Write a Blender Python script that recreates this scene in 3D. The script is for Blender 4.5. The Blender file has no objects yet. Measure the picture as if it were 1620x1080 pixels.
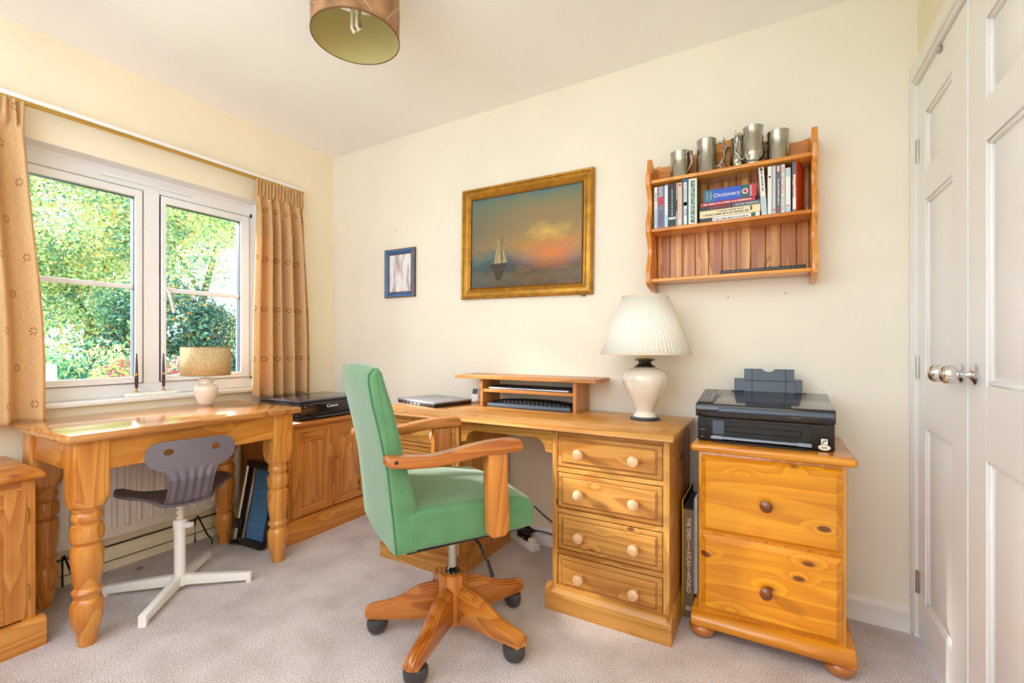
import bpy, bmesh, math, random
from mathutils import Matrix, Vector
import numpy as np

# ------------------------------------------------------------------ camera, world, lights, exposure
S = bpy.context.scene
COL = S.collection
cam_d = bpy.data.cameras.new('camera')
cam_d.sensor_width = 36.0
cam_d.lens = 16.0
cam_d.clip_start = 0.02
cam_d.clip_end = 200
cam_d.shift_y = 8 / 1620.0
cam = bpy.data.objects.new('camera', cam_d)
COL.objects.link(cam)
cam.location = (2.728, -2.191, 1.052)
cam.rotation_euler = (math.radians(90), 0, math.radians(29.8))
S.camera = cam

W = bpy.data.worlds.new('daylight')
S.world = W
W.use_nodes = True
wn = W.node_tree
bg = wn.nodes['Background']
tc = wn.nodes.new('ShaderNodeTexCoord')
sp = wn.nodes.new('ShaderNodeSeparateXYZ')
rp = wn.nodes.new('ShaderNodeValToRGB')
wn.links.new(tc.outputs['Generated'], sp.inputs[0])
wn.links.new(sp.outputs['Z'], rp.inputs[0])
rp.color_ramp.elements[0].position = 0.0
rp.color_ramp.elements[0].color = (0.72, 0.82, 0.93, 1)
rp.color_ramp.elements[1].position = 0.6
rp.color_ramp.elements[1].color = (0.80, 0.91, 1.04, 1)
wn.links.new(rp.outputs[0], bg.inputs['Color'])
bg.inputs['Strength'].default_value = 4.0

sun_d = bpy.data.lights.new('sun', 'SUN')
sun_d.energy = 8.0
sun_d.angle = math.radians(9)
sun_d.color = (1.0, 0.95, 0.87)
sun = bpy.data.objects.new('sun', sun_d)
COL.objects.link(sun)
sun.rotation_euler = Vector((0.85, 0.33, -0.42)).to_track_quat('-Z', 'Y').to_euler()

S.view_settings.view_transform = 'Standard'
S.view_settings.look = 'None'
S.view_settings.exposure = 0.32
S.view_settings.gamma = 1.0
S.view_settings.use_curve_mapping = False
try:
    S.cycles.max_bounces = 10
    S.cycles.diffuse_bounces = 6
    S.cycles.transparent_max_bounces = 16
    S.cycles.caustics_reflective = False
    S.cycles.caustics_refractive = False
    S.cycles.sample_clamp_indirect = 8
except Exception:
    pass

R = math.radians


# ------------------------------------------------------------------ materials
def lin(c):
    return tuple(((v / 255) / 12.92 if v / 255 <= .04045 else ((v / 255 + .055) / 1.055) ** 2.4) for v in c) + (1,)


def newmat(name):
    m = bpy.data.materials.new(name)
    m.use_nodes = True
    nt = m.node_tree
    p = nt.nodes['Principled BSDF']
    return m, nt, p


def mat(name, c, rough=.5, metal=0, spec=.5, coat=0, noise=0, nscale=60, bump=0, bscale=200, sheen=0, trans=0, emit=0):
    m, nt, p = newmat(name)
    p.inputs['Base Color'].default_value = lin(c)
    p.inputs['Roughness'].default_value = rough
    p.inputs['Metallic'].default_value = metal
    p.inputs['Specular IOR Level'].default_value = spec
    p.inputs['Coat Weight'].default_value = coat
    p.inputs['Coat Roughness'].default_value = .08
    if sheen:
        p.inputs['Sheen Weight'].default_value = sheen
        p.inputs['Sheen Roughness'].default_value = .4
    t = nt.nodes.new('ShaderNodeTexCoord')
    if noise:
        n = nt.nodes.new('ShaderNodeTexNoise')
        n.inputs['Scale'].default_value = nscale
        n.inputs['Detail'].default_value = 5
        nt.links.new(t.outputs['Object'], n.inputs['Vector'])
        r = nt.nodes.new('ShaderNodeValToRGB')
        a = lin(tuple(v * (1 - noise) for v in c))
        b = lin(tuple(min(255, v * (1 + noise)) for v in c))
        r.color_ramp.elements[0].color = a
        r.color_ramp.elements[1].color = b
        r.color_ramp.elements[0].position = .3
        r.color_ramp.elements[1].position = .7
        nt.links.new(n.outputs['Fac'], r.inputs[0])
        nt.links.new(r.outputs[0], p.inputs['Base Color'])
    if bump:
        n = nt.nodes.new('ShaderNodeTexNoise')
        n.inputs['Scale'].default_value = bscale
        n.inputs['Detail'].default_value = 4
        nt.links.new(t.outputs['Object'], n.inputs['Vector'])
        b = nt.nodes.new('ShaderNodeBump')
        b.inputs['Strength'].default_value = bump
        b.inputs['Distance'].default_value = .002
        nt.links.new(n.outputs['Fac'], b.inputs['Height'])
        nt.links.new(b.outputs[0], p.inputs['Normal'])
    if emit:
        p.inputs['Emission Color'].default_value = lin(c)
        p.inputs['Emission Strength'].default_value = emit
    return m


def pine(name, light, dark, knot=(95, 45, 15), axis='z', rough=.32, coat=.25, ringscale=14, knots=9.0, kr=.09, board=0, cont=1.35, thin=None):
    """pine grain running along one local axis, with rings and knots"""
    m, nt, p = newmat(name)
    N = nt.nodes.new
    L = nt.links.new
    t = N('ShaderNodeTexCoord')
    oi = N('ShaderNodeObjectInfo')
    mul = N('ShaderNodeVectorMath'); mul.operation = 'SCALE'
    mul.inputs[0].default_value = (7.3, 3.9, 5.1)
    L(oi.outputs['Random'], mul.inputs['Scale'])
    add = N('ShaderNodeVectorMath'); add.operation = 'ADD'
    L(t.outputs['Object'], add.inputs[0]); L(mul.outputs[0], add.inputs[1])
    ai = 'xyz'.index(axis)
    coord = add
    if board:                                   # planks glued side by side: each gets its own grain offset
        sx = N('ShaderNodeSeparateXYZ'); L(t.outputs['Object'], sx.inputs[0])
        bi = {'x': 'Y', 'y': 'X', 'z': 'X'}[axis] if board > 0 else {'x': 'Z', 'y': 'Z', 'z': 'Y'}[axis]
        mm = N('ShaderNodeMath'); mm.operation = 'MULTIPLY'; mm.inputs[1].default_value = 1 / abs(board)
        L(sx.outputs[bi], mm.inputs[0])
        fl = N('ShaderNodeMath'); fl.operation = 'FLOOR'; L(mm.outputs[0], fl.inputs[0])
        wn_ = N('ShaderNodeTexWhiteNoise'); wn_.noise_dimensions = '1D'
        L(fl.outputs[0], wn_.inputs['W'])
        sc = N('ShaderNodeVectorMath'); sc.operation = 'SCALE'; sc.inputs['Scale'].default_value = 3.0
        L(wn_.outputs['Color'], sc.inputs[0])
        a2 = N('ShaderNodeVectorMath'); a2.operation = 'ADD'
        L(add.outputs[0], a2.inputs[0]); L(sc.outputs[0], a2.inputs[1])
        coord = a2
    mp = N('ShaderNodeMapping')
    s = [1.0, 1.0, 1.0]; s[ai] = .09
    mp.inputs['Scale'].default_value = s
    L(coord.outputs[0], mp.inputs['Vector'])
    # knots bend the grain
    mk = N('ShaderNodeMapping')
    s = [1.0, 1.0, 1.0]; s[ai] = .5; s[thin if thin is not None else (0 if axis == 'y' else 1)] = .16
    mk.inputs['Scale'].default_value = s
    L(coord.outputs[0], mk.inputs['Vector'])
    vo = N('ShaderNodeTexVoronoi'); vo.inputs['Scale'].default_value = knots
    L(mk.outputs[0], vo.inputs['Vector'])
    kd = N('ShaderNodeMapRange'); kd.interpolation_type = 'SMOOTHSTEP'
    kd.inputs['From Min'].default_value = 0; kd.inputs['From Max'].default_value = .34
    kd.inputs['To Min'].default_value = 1; kd.inputs['To Max'].default_value = 0
    L(vo.outputs['Distance'], kd.inputs['Value'])
    # rings
    n1 = N('ShaderNodeTexNoise'); n1.inputs['Scale'].default_value = 5.0; n1.inputs['Detail'].default_value = 2
    L(mp.outputs[0], n1.inputs['Vector'])
    m1 = N('ShaderNodeMath'); m1.operation = 'MULTIPLY'; m1.inputs[1].default_value = ringscale
    L(n1.outputs['Fac'], m1.inputs[0])
    m2 = N('ShaderNodeMath'); m2.operation = 'MULTIPLY_ADD'; m2.inputs[1].default_value = 1.6
    L(kd.outputs[0], m2.inputs[0]); L(m1.outputs[0], m2.inputs[2])
    fr = N('ShaderNodeMath'); fr.operation = 'FRACT'; L(m2.outputs[0], fr.inputs[0])
    rr = N('ShaderNodeValToRGB')
    rr.color_ramp.elements[0].position = 0.0; rr.color_ramp.elements[0].color = (0, 0, 0, 1)
    rr.color_ramp.elements[1].position = .72; rr.color_ramp.elements[1].color = (.75, .75, .75, 1)
    e = rr.color_ramp.elements.new(.88); e.color = (1, 1, 1, 1)
    e = rr.color_ramp.elements.new(1.0); e.color = (0, 0, 0, 1)
    L(fr.outputs[0], rr.inputs[0])
    # fine streaks
    mf = N('ShaderNodeMapping')
    s = [1.0, 1.0, 1.0]; s[ai] = .03
    mf.inputs['Scale'].default_value = s
    L(coord.outputs[0], mf.inputs['Vector'])
    n2 = N('ShaderNodeTexNoise'); n2.inputs['Scale'].default_value = 160; n2.inputs['Detail'].default_value = 3
    L(mf.outputs[0], n2.inputs['Vector'])
    n3 = N('ShaderNodeTexNoise'); n3.inputs['Scale'].default_value = 9; n3.inputs['Detail'].default_value = 1
    L(mf.outputs[0], n3.inputs['Vector'])
    mx = N('ShaderNodeMath'); mx.operation = 'MULTIPLY_ADD'; mx.inputs[1].default_value = .45 * cont
    L(rr.outputs[0], mx.inputs[0])
    mz = N('ShaderNodeMath'); mz.operation = 'MULTIPLY_ADD'; mz.inputs[1].default_value = .75; mz.inputs[2].default_value = -.33
    L(n2.outputs['Fac'], mz.inputs[0])
    L(mz.outputs[0], mx.inputs[2])
    my = N('ShaderNodeMath'); my.operation = 'MULTIPLY_ADD'; my.inputs[1].default_value = .9 * cont
    L(n3.outputs['Fac'], my.inputs[0]); 
    off = N('ShaderNodeMath'); off.operation = 'ADD'; off.inputs[1].default_value = -.28 * cont
    L(mx.outputs[0], off.inputs[0]); L(off.outputs[0], my.inputs[2])
    mixc = N('ShaderNodeMix'); mixc.data_type = 'RGBA'; mixc.clamp_factor = True
    mixc.inputs['A'].default_value = lin(light); mixc.inputs['B'].default_value = lin(dark)
    L(my.outputs[0], mixc.inputs['Factor'])
    kk = N('ShaderNodeMapRange'); kk.interpolation_type = 'SMOOTHSTEP'
    kk.inputs['From Min'].default_value = kr * .55; kk.inputs['From Max'].default_value = kr
    kk.inputs['To Min'].default_value = .9; kk.inputs['To Max'].default_value = 0
    L(vo.outputs['Distance'], kk.inputs['Value'])
    mixk = N('ShaderNodeMix'); mixk.data_type = 'RGBA'
    L(mixc.outputs['Result'], mixk.inputs['A'])
    mixk.inputs['B'].default_value = lin(knot)
    L(kk.outputs[0], mixk.inputs['Factor'])
    L(mixk.outputs['Result'], p.inputs['Base Color'])
    p.inputs['Roughness'].default_value = rough
    p.inputs['Coat Weight'].default_value = coat
    p.inputs['Coat Roughness'].default_value = .12
    b = N('ShaderNodeBump'); b.inputs['Strength'].default_value = .12; b.inputs['Distance'].default_value = .0008
    L(n2.outputs['Fac'], b.inputs['Height']); L(b.outputs[0], p.inputs['Normal'])
    return m


def pines(name, light, dark, **k):
    return {a: pine(name + '_' + a, light, dark, axis=a, **k) for a in 'xyz'}


P_TABLE = pines('table_pine', (226, 162, 76), (186, 108, 36), rough=.3, coat=.35, knots=7, kr=.09)
P_TTOP = pine('table_top_pine', (224, 164, 92), (168, 100, 42), axis='x', rough=.14, coat=.8, board=.14, thin=2, knots=7, kr=.1)
P_DESK = pines('desk_pine', (210, 156, 78), (164, 104, 38), rough=.42, coat=.1, knots=11, kr=.1)
P_CAB = pines('cupboard_pine', (220, 154, 72), (172, 98, 30), rough=.36, coat=.2, knots=8, kr=.1)
P_CABP = pine('cupboard_panel_pine', (226, 160, 84), (172, 100, 40), axis='z', rough=.36, coat=.2, board=.07, knots=9, kr=.11)
P_FILE = pines('file_pine', (228, 156, 40), (184, 104, 14), rough=.22, coat=.5, knots=7, kr=.12)
P_FILEF = pine('file_front_pine', (238, 168, 30), (204, 122, 8), axis='x', rough=.25, coat=.35, knots=9, kr=.12, board=-.055, ringscale=9, knot=(92, 40, 18))
P_SHELF = pines('shelf_pine', (238, 166, 72), (196, 112, 34), rough=.25, coat=.4, knots=8, kr=.1)
P_BACK = pine('shelf_back_pine', (246, 184, 96), (172, 98, 32), axis='z', rough=.35, coat=.2, board=.055, ringscale=10, knots=9, kr=.1, cont=1.8)
P_CHAIR = pines('chair_wood', (214, 140, 56), (160, 84, 22), rough=.3, coat=.4, knots=6, kr=.03, cont=1.5)
P_STAND = pines('stand_pine', (208, 150, 86), (164, 100, 46), rough=.38, coat=.15, knots=10)
M_KNOBW = mat('pale_wood_knob', (216, 172, 130), .35, coat=.3, noise=.08, nscale=40)
M_KNOBD = mat('dark_red_knob', (112, 52, 22), .2, coat=.6)
M_GAP = mat('dark_gap', (52, 30, 14), .8)
M_GREEN = mat('green_velvet', (84, 134, 92), .75, sheen=.5, noise=.05, nscale=18, bump=.25, bscale=500)
M_PIPING = mat('green_piping', (70, 118, 74), .7)
M_BLACK = mat('black_plastic', (30, 28, 32), .35)
M_BLACKG = mat('gloss_black_plastic', (26, 22, 26), .12, coat=.5)
M_DARK = mat('very_dark_plastic', (14, 13, 14), .5)
M_GREYB = mat('blue_grey_plastic', (72, 84, 100), .35)
M_LGREYB = mat('light_blue_grey_plastic', (140, 155, 175), .3)
M_CHROME = mat('chrome', (225, 225, 228), .06, metal=1)
M_STEEL = mat('brushed_steel', (190, 188, 182), .3, metal=1)
M_PEWTER = mat('pewter', (176, 172, 162), .2, metal=1, noise=.06, nscale=25)
M_BRASS = mat('brass', (205, 165, 80), .25, metal=1)
M_WHITE = mat('white_gloss_paint', (238, 236, 232), .3)
M_UPVC = mat('white_upvc', (240, 241, 244), .25)
M_DOOR = mat('door_paint', (244, 243, 242), .32, bump=.12, bscale=90)
M_RAD = mat('radiator_enamel', (236, 226, 218), .35)
M_GREYP = mat('grey_polypropylene', (112, 103, 112), .42, spec=.4)
M_WSTEEL = mat('white_enamel', (242, 240, 236), .3)
M_CREAM = mat('cream_glaze', (232, 222, 208), .15, coat=.6, noise=.03, nscale=8)
M_SHADEW = mat('white_pleated_fabric', (238, 234, 224), .8, bump=.1)
M_CASTER = mat('caster_plastic', (62, 58, 62), .4)
M_PAPER = mat('paper', (240, 238, 232), .7)
M_GOLD = mat('gilt_wood', (178, 128, 44), .38, metal=.6, noise=.12, nscale=30)
M_GOLDD = mat('gilt_wood_dark', (120, 74, 26), .45, metal=.4)
M_BLUEF = mat('blue_frame', (84, 122, 170), .5, noise=.1, nscale=60)
M_SILVER = mat('laptop_silver', (168, 172, 184), .28, metal=.6)
M_TRIMBLUE = mat('trimmer_blue', (58, 110, 160), .3, noise=.06, nscale=20)


def wallmat(name, c, b=.06):
    return mat(name, c, .75, spec=.25, noise=.012, nscale=3, bump=b, bscale=120)


M_WALL = wallmat('cream_wall_paint', (244, 232, 206))
M_WALLB = wallmat('cream_wall_paint_back', (241, 235, 221))
M_CEIL = wallmat('ceiling_paint', (250, 249, 250))

# carpet
M_CARPET, nt, p = newmat('beige_carpet')
t = nt.nodes.new('ShaderNodeTexCoord')
n = nt.nodes.new('ShaderNodeTexNoise'); n.inputs['Scale'].default_value = 260; n.inputs['Detail'].default_value = 3
n2 = nt.nodes.new('ShaderNodeTexNoise'); n2.inputs['Scale'].default_value = 5.5; n2.inputs['Detail'].default_value = 4
nt.links.new(t.outputs['Object'], n.inputs['Vector']); nt.links.new(t.outputs['Object'], n2.inputs['Vector'])
ra = nt.nodes.new('ShaderNodeValToRGB')
ra.color_ramp.elements[0].position = .34; ra.color_ramp.elements[0].color = lin((178, 164, 160))
ra.color_ramp.elements[1].position = .62; ra.color_ramp.elements[1].color = lin((250, 242, 240))
rb = nt.nodes.new('ShaderNodeValToRGB')
rb.color_ramp.elements[0].position = .32; rb.color_ramp.elements[0].color = (.80, .78, .76, 1)
rb.color_ramp.elements[1].position = .62; rb.color_ramp.elements[1].color = (1, 1, 1, 1)
mm = nt.nodes.new('ShaderNodeMix'); mm.data_type = 'RGBA'; mm.blend_type = 'MULTIPLY'; mm.inputs['Factor'].default_value = 1
nt.links.new(n.outputs['Fac'], ra.inputs[0]); nt.links.new(n2.outputs['Fac'], rb.inputs[0])
nt.links.new(ra.outputs[0], mm.inputs['A']); nt.links.new(rb.outputs[0], mm.inputs['B'])
nt.links.new(mm.outputs['Result'], p.inputs['Base Color'])
p.inputs['Roughness'].default_value = .95; p.inputs['Specular IOR Level'].default_value = .1
bb = nt.nodes.new('ShaderNodeBump'); bb.inputs['Strength'].default_value = .8; bb.inputs['Distance'].default_value = .006
nt.links.new(n.outputs['Fac'], bb.inputs['Height']); nt.links.new(bb.outputs[0], p.inputs['Normal'])

# glass: clear pane
M_GLASS, nt, p = newmat('window_glass')
nt.nodes.remove(p)
tr = nt.nodes.new('ShaderNodeBsdfTransparent'); gl = nt.nodes.new('ShaderNodeBsdfGlossy'); gl.inputs['Roughness'].default_value = .02
fz = nt.nodes.new('ShaderNodeLayerWeight'); fz.inputs['Blend'].default_value = .12
mx = nt.nodes.new('ShaderNodeMixShader')
nt.links.new(fz.outputs[0], mx.inputs[0]); nt.links.new(tr.outputs[0], mx.inputs[1]); nt.links.new(gl.outputs[0], mx.inputs[2])
nt.links.new(mx.outputs[0], nt.nodes['Material Output'].inputs['Surface'])


def cloth(name, c, motif=None, transl=.3, weave=700, cell=.15):
    m, nt, p = newmat(name)
    N = nt.nodes.new; L = nt.links.new
    uv = N('ShaderNodeUVMap')
    mp = N('ShaderNodeMapping'); mp.inputs['Scale'].default_value = (60, 520, 1)
    L(uv.outputs[0], mp.inputs['Vector'])
    n = N('ShaderNodeTexNoise'); n.inputs['Scale'].default_value = 1.0; n.inputs['Detail'].default_value = 3
    L(mp.outputs[0], n.inputs['Vector'])
    r = N('ShaderNodeValToRGB')
    r.color_ramp.elements[0].position = .3; r.color_ramp.elements[0].color = lin(tuple(v * .86 for v in c))
    r.color_ramp.elements[1].position = .7; r.color_ramp.elements[1].color = lin(tuple(min(255, v * 1.05) for v in c))
    L(n.outputs['Fac'], r.inputs[0])
    out = r.outputs[0]
    if motif:
        # embroidered flowers on a staggered grid, in cloth (UV metres) coordinates
        sx = N('ShaderNodeSeparateXYZ'); L(uv.outputs[0], sx.inputs[0])

        def M(op, a, b=None, c_=None):
            q = N('ShaderNodeMath'); q.operation = op
            for i, v in enumerate((a, b, c_)):
                if v is None: continue
                if isinstance(v, (int, float)): q.inputs[i].default_value = v
                else: L(v, q.inputs[i])
            return q.outputs[0]
        u = M('DIVIDE', sx.outputs[0], cell); v = M('DIVIDE', sx.outputs[1], cell * 1.0)
        row = M('FLOOR', v)
        off = M('MULTIPLY', M('MODULO', row, 2.0), .5)
        fu = M('SUBTRACT', M('FRACT', M('ADD', u, off)), .5)
        fv = M('SUBTRACT', M('FRACT', v), .5)
        rr = M('SQRT', M('ADD', M('MULTIPLY', fu, fu), M('MULTIPLY', fv, fv)))
        an = M('ARCTAN2', fv, fu)
        pet = M('GREATER_THAN', M('COSINE', M('MULTIPLY', an, 7.0)), -.15)
        ring = M('MULTIPLY', M('GREATER_THAN', rr, .05), M('LESS_THAN', rr, .115))
        mask = M('MULTIPLY', M('MULTIPLY', pet, ring), .8)
        mm = N('ShaderNodeMix'); mm.data_type = 'RGBA'
        L(mask, mm.inputs['Factor']); L(out, mm.inputs['A']); mm.inputs['B'].default_value = lin(motif)
        out = mm.outputs['Result']
    L(out, p.inputs['Base Color'])
    p.inputs['Roughness'].default_value = .9
    p.inputs['Specular IOR Level'].default_value = .15
    tl = N('ShaderNodeBsdfTranslucent'); L(out, tl.inputs['Color'])
    ms = N('ShaderNodeMixShader'); ms.inputs[0].default_value = transl
    L(p.outputs[0], ms.inputs[1]); L(tl.outputs[0], ms.inputs[2])
    L(ms.outputs[0], nt.nodes['Material Output'].inputs['Surface'])
    b = N('ShaderNodeBump'); b.inputs['Strength'].default_value = .15; b.inputs['Distance'].default_value = .001
    L(n.outputs['Fac'], b.inputs['Height']); L(b.outputs[0], p.inputs['Normal'])
    return m


M_CURT = cloth('curtain_cotton', (238, 200, 148), motif=(168, 104, 52), transl=.3)
M_LINEN = mat('linen_shade', (196, 172, 128), .85, noise=.12, nscale=140, bump=.4, bscale=300)


# ------------------------------------------------------------------ mesh builder
class MB:
    def __init__(self, off=(0, 0, 0)):
        self.bm = bmesh.new()
        self.uv = None
        self.T = Matrix.Translation(-Vector(off))

    def _fin(self, verts, m, M=None):
        T = self.T if M is None else self.T @ M
        bmesh.ops.transform(self.bm, matrix=T, verts=verts)
        fs = set()
        for v in verts:
            for f in v.link_faces: fs.add(f)
        for f in fs: f.material_index = m
        return self

    def _merge(self, b2, m, M=None):
        for f in b2.faces: f.material_index = m
        T = self.T if M is None else self.T @ M
        bmesh.ops.transform(b2, matrix=T, verts=b2.verts)
        me = bpy.data.meshes.new('tmp')
        b2.to_mesh(me); b2.free()
        self.bm.from_mesh(me)
        bpy.data.meshes.remove(me)
        return self

    def box(self, x0, x1, y0, y1, z0, z1, b=0, seg=1, m=0, M=None):
        b2 = bmesh.new()
        bmesh.ops.create_cube(b2, size=1)
        bmesh.ops.transform(b2, matrix=Matrix.Translation(((x0 + x1) / 2, (y0 + y1) / 2, (z0 + z1) / 2)) @ Matrix.Diagonal((abs(x1 - x0), abs(y1 - y0), abs(z1 - z0), 1)), verts=b2.verts)
        if b > 0:
            b = min(b, .49 * min(abs(x1 - x0), abs(y1 - y0), abs(z1 - z0)))
            bmesh.ops.bevel(b2, geom=b2.edges[:], offset=b, segments=seg, profile=.5, affect='EDGES', clamp_overlap=True)
        return self._merge(b2, m, M)

    def prism(self, pts, axis, a0, a1, b=0, seg=1, m=0, M=None):
        """extrude polygon; axis 'x': pts=(y,z); 'y': pts=(x,z); 'z': pts=(x,y)"""
        b2 = bmesh.new()
        def V(p, a):
            return {'x': (a, p[0], p[1]), 'y': (p[0], a, p[1]), 'z': (p[0], p[1], a)}[axis]
        A = [b2.verts.new(V(p, a0)) for p in pts]
        B = [b2.verts.new(V(p, a1)) for p in pts]
        n = len(pts)
        fa = b2.faces.new(A); fb = b2.faces.new(B[::-1])
        for i in range(n):
            b2.faces.new((A[i], B[i], B[(i + 1) % n], A[(i + 1) % n]))
        bmesh.ops.recalc_face_normals(b2, faces=b2.faces)
        if b > 0:
            ed = set(fa.edges) | set(fb.edges)
            bmesh.ops.bevel(b2, geom=list(ed), offset=b, segments=seg, profile=.5, affect='EDGES', clamp_overlap=True)
        return self._merge(b2, m, M)

    def pillow(self, pts, y0, y1, r, seg=6, m=0, crown=0, nmid=8):
        """closed (x,z) outline extruded along y with round edges and a slight crown"""
        n = len(pts)
        area = sum(pts[i][0] * pts[(i + 1) % n][1] - pts[(i + 1) % n][0] * pts[i][1] for i in range(n))
        sg = 1 if area > 0 else -1
        nr = []
        for i in range(n):
            a = Vector(pts[i]) - Vector(pts[i - 1]); b = Vector(pts[(i + 1) % n]) - Vector(pts[i])
            na = Vector((a.y, -a.x)).normalized() * sg; nb = Vector((b.y, -b.x)).normalized() * sg
            q = (na + nb); q.normalize(); nr.append(q / max(.5, q.dot(na)))
        secs = []
        for k in range(seg + 1):
            a = R(90) * k / seg
            secs.append((y0 + r - r * math.cos(a), r * (1 - math.sin(a))))
        for k in range(1, nmid):
            t = k / nmid
            secs.append((y0 + r + (y1 - y0 - 2 * r) * t, -crown * math.sin(math.pi * t)))
        for k in range(seg, -1, -1):
            a = R(90) * k / seg
            secs.append((y1 - r + r * math.cos(a), r * (1 - math.sin(a))))
        b2 = bmesh.new(); rings = []
        for y, ins in secs:
            rings.append([b2.verts.new((p[0] - q.x * ins, y, p[1] - q.y * ins)) for p, q in zip(pts, nr)])
        for k in range(len(rings) - 1):
            for i in range(n):
                j = (i + 1) % n
                b2.faces.new((rings[k][i], rings[k][j], rings[k + 1][j], rings[k + 1][i]))
        b2.faces.new(rings[0][::-1]); b2.faces.new(rings[-1])
        bmesh.ops.recalc_face_normals(b2, faces=b2.faces)
        return self._merge(b2, m)

    def frus(self, x0, x1, z0, z1, y0, y1, ins, m=0, M=None):
        """raised field on a front facing -y: back rect at y0, front rect at y1 inset"""
        b2 = bmesh.new()
        q = [(x0, z0), (x1, z0), (x1, z1), (x0, z1)]
        r = [(x0 + ins, z0 + ins), (x1 - ins, z0 + ins), (x1 - ins, z1 - ins), (x0 + ins, z1 - ins)]
        A = [b2.verts.new((a, y0, c)) for a, c in q]; B = [b2.verts.new((a, y1, c)) for a, c in r]
        b2.faces.new(B)
        b2.faces.new(A[::-1])
        for i in range(4): b2.faces.new((A[i], A[(i + 1) % 4], B[(i + 1) % 4], B[i]))
        bmesh.ops.recalc_face_normals(b2, faces=b2.faces)
        return self._merge(b2, m, M)

    def lathe(self, prof, seg=32, m=0, M=None, closed=True, rmod=None):
        """prof list of (r,z) bottom to top, around local z"""
        b2 = bmesh.new()
        rings = []
        for r, z in prof:
            ring = []
            for i in range(seg):
                a = 2 * math.pi * i / seg
                rr = r * (rmod(a, z) if rmod else 1)
                ring.append(b2.verts.new((rr * math.cos(a), rr * math.sin(a), z)))
            rings.append(ring)
        for k in range(len(rings) - 1):
            for i in range(seg):
                j = (i + 1) % seg
                b2.faces.new((rings[k][i], rings[k][j], rings[k + 1][j], rings[k + 1][i]))
        if closed:
            b2.faces.new(rings[0][::-1]); b2.faces.new(rings[-1])
        bmesh.ops.recalc_face_normals(b2, faces=b2.faces)
        return self._merge(b2, m, M)

    def tube(self, pts, r, seg=10, m=0, M=None, flat=1.0):
        pts = [Vector(p) for p in pts]
        b2 = bmesh.new()
        rings = []
        up = Vector((0, 0, 1))
        for i, p in enumerate(pts):
            d = (pts[min(i + 1, len(pts) - 1)] - pts[max(i - 1, 0)]).normalized()
            a = d.cross(up)
            if a.length < .05: a = d.cross(Vector((0, 1, 0)))
            a.normalize(); c = a.cross(d).normalized()
            rr = r[i] if isinstance(r, (list, tuple)) else r
            rings.append([b2.verts.new(p + a * (rr * math.cos(t)) + c * (rr * flat * math.sin(t))) for t in [2 * math.pi * k / seg for k in range(seg)]])
        for k in range(len(rings) - 1):
            for i in range(seg):
                j = (i + 1) % seg
                b2.faces.new((rings[k][i], rings[k][j], rings[k + 1][j], rings[k + 1][i]))
        b2.faces.new(rings[0][::-1]); b2.faces.new(rings[-1])
        bmesh.ops.recalc_face_normals(b2, faces=b2.faces)
        return self._merge(b2, m, M)

    def text(self, s, size, M, m=0, ext=.0004, align='CENTER', w=1.0):
        cu = bpy.data.curves.new('txt', 'FONT')
        cu.body = s; cu.size = size; cu.extrude = ext; cu.align_x = align; cu.align_y = 'CENTER'
        cu.resolution_u = 3
        ob = bpy.data.objects.new('txt', cu)
        COL.objects.link(ob)
        bpy.context.view_layer.update()
        me = bpy.data.meshes.new_from_object(ob.evaluated_get(bpy.context.evaluated_depsgraph_get()))
        bpy.data.objects.remove(ob); bpy.data.curves.remove(cu)
        b2 = bmesh.new(); b2.from_mesh(me); bpy.data.meshes.remove(me)
        bmesh.ops.transform(b2, matrix=Matrix.Diagonal((w, 1, 1, 1)), verts=b2.verts)
        return self._merge(b2, m, M)

    def build(self, name, mats, parent=None, ang=38, solid=0):
        bm = self.bm
        me = bpy.data.meshes.new(name)
        bm.to_mesh(me); bm.free()
        for q in (mats if isinstance(mats, (list, tuple)) else [mats]): me.materials.append(q)
        for q in me.polygons: q.use_smooth = True
        me.set_sharp_from_angle(angle=R(ang))
        o = bpy.data.objects.new(name, me)
        COL.objects.link(o)
        if parent is not None: o.parent = parent
        if solid:
            md = o.modifiers.new('thick', 'SOLIDIFY'); md.thickness = solid; md.offset = 0
        return o


def grid_obj(name, fn, nu, nv, mats, parent=None, uvf=None, solid=0, keep=None, off=(0, 0, 0), ang=60):
    """fn(i/nu, j/nv) -> xyz"""
    vs = []; fs = []; uvs = []
    for j in range(nv + 1):
        for i in range(nu + 1):
            p = fn(i / nu, j / nv)
            vs.append((p[0] - off[0], p[1] - off[1], p[2] - off[2]))
            uvs.append(uvf(i / nu, j / nv) if uvf else (i / nu, j / nv))
    for j in range(nv):
        for i in range(nu):
            if keep and not keep((i + .5) / nu, (j + .5) / nv): continue
            a = j * (nu + 1) + i
            fs.append((a, a + 1, a + nu + 2, a + nu + 1))
    me = bpy.data.meshes.new(name)
    me.from_pydata(vs, [], fs)
    ul = me.uv_layers.new(name='UVMap')
    for lp in me.loops: ul.data[lp.index].uv = uvs[lp.vertex_index]
    for q in (mats if isinstance(mats, (list, tuple)) else [mats]): me.materials.append(q)
    for q in me.polygons: q.use_smooth = True
    me.set_sharp_from_angle(angle=R(ang))
    o = bpy.data.objects.new(name, me); COL.objects.link(o)
    if parent is not None: o.parent = parent
    if solid:
        md = o.modifiers.new('thick', 'SOLIDIFY'); md.thickness = solid; md.offset = 0
    return o


def tag(o, label=None, cat=None, group=None, kind=None):
    if label: o['label'] = label
    if cat: o['category'] = cat
    if group: o['group'] = group
    if kind: o['kind'] = kind
    return o


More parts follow.
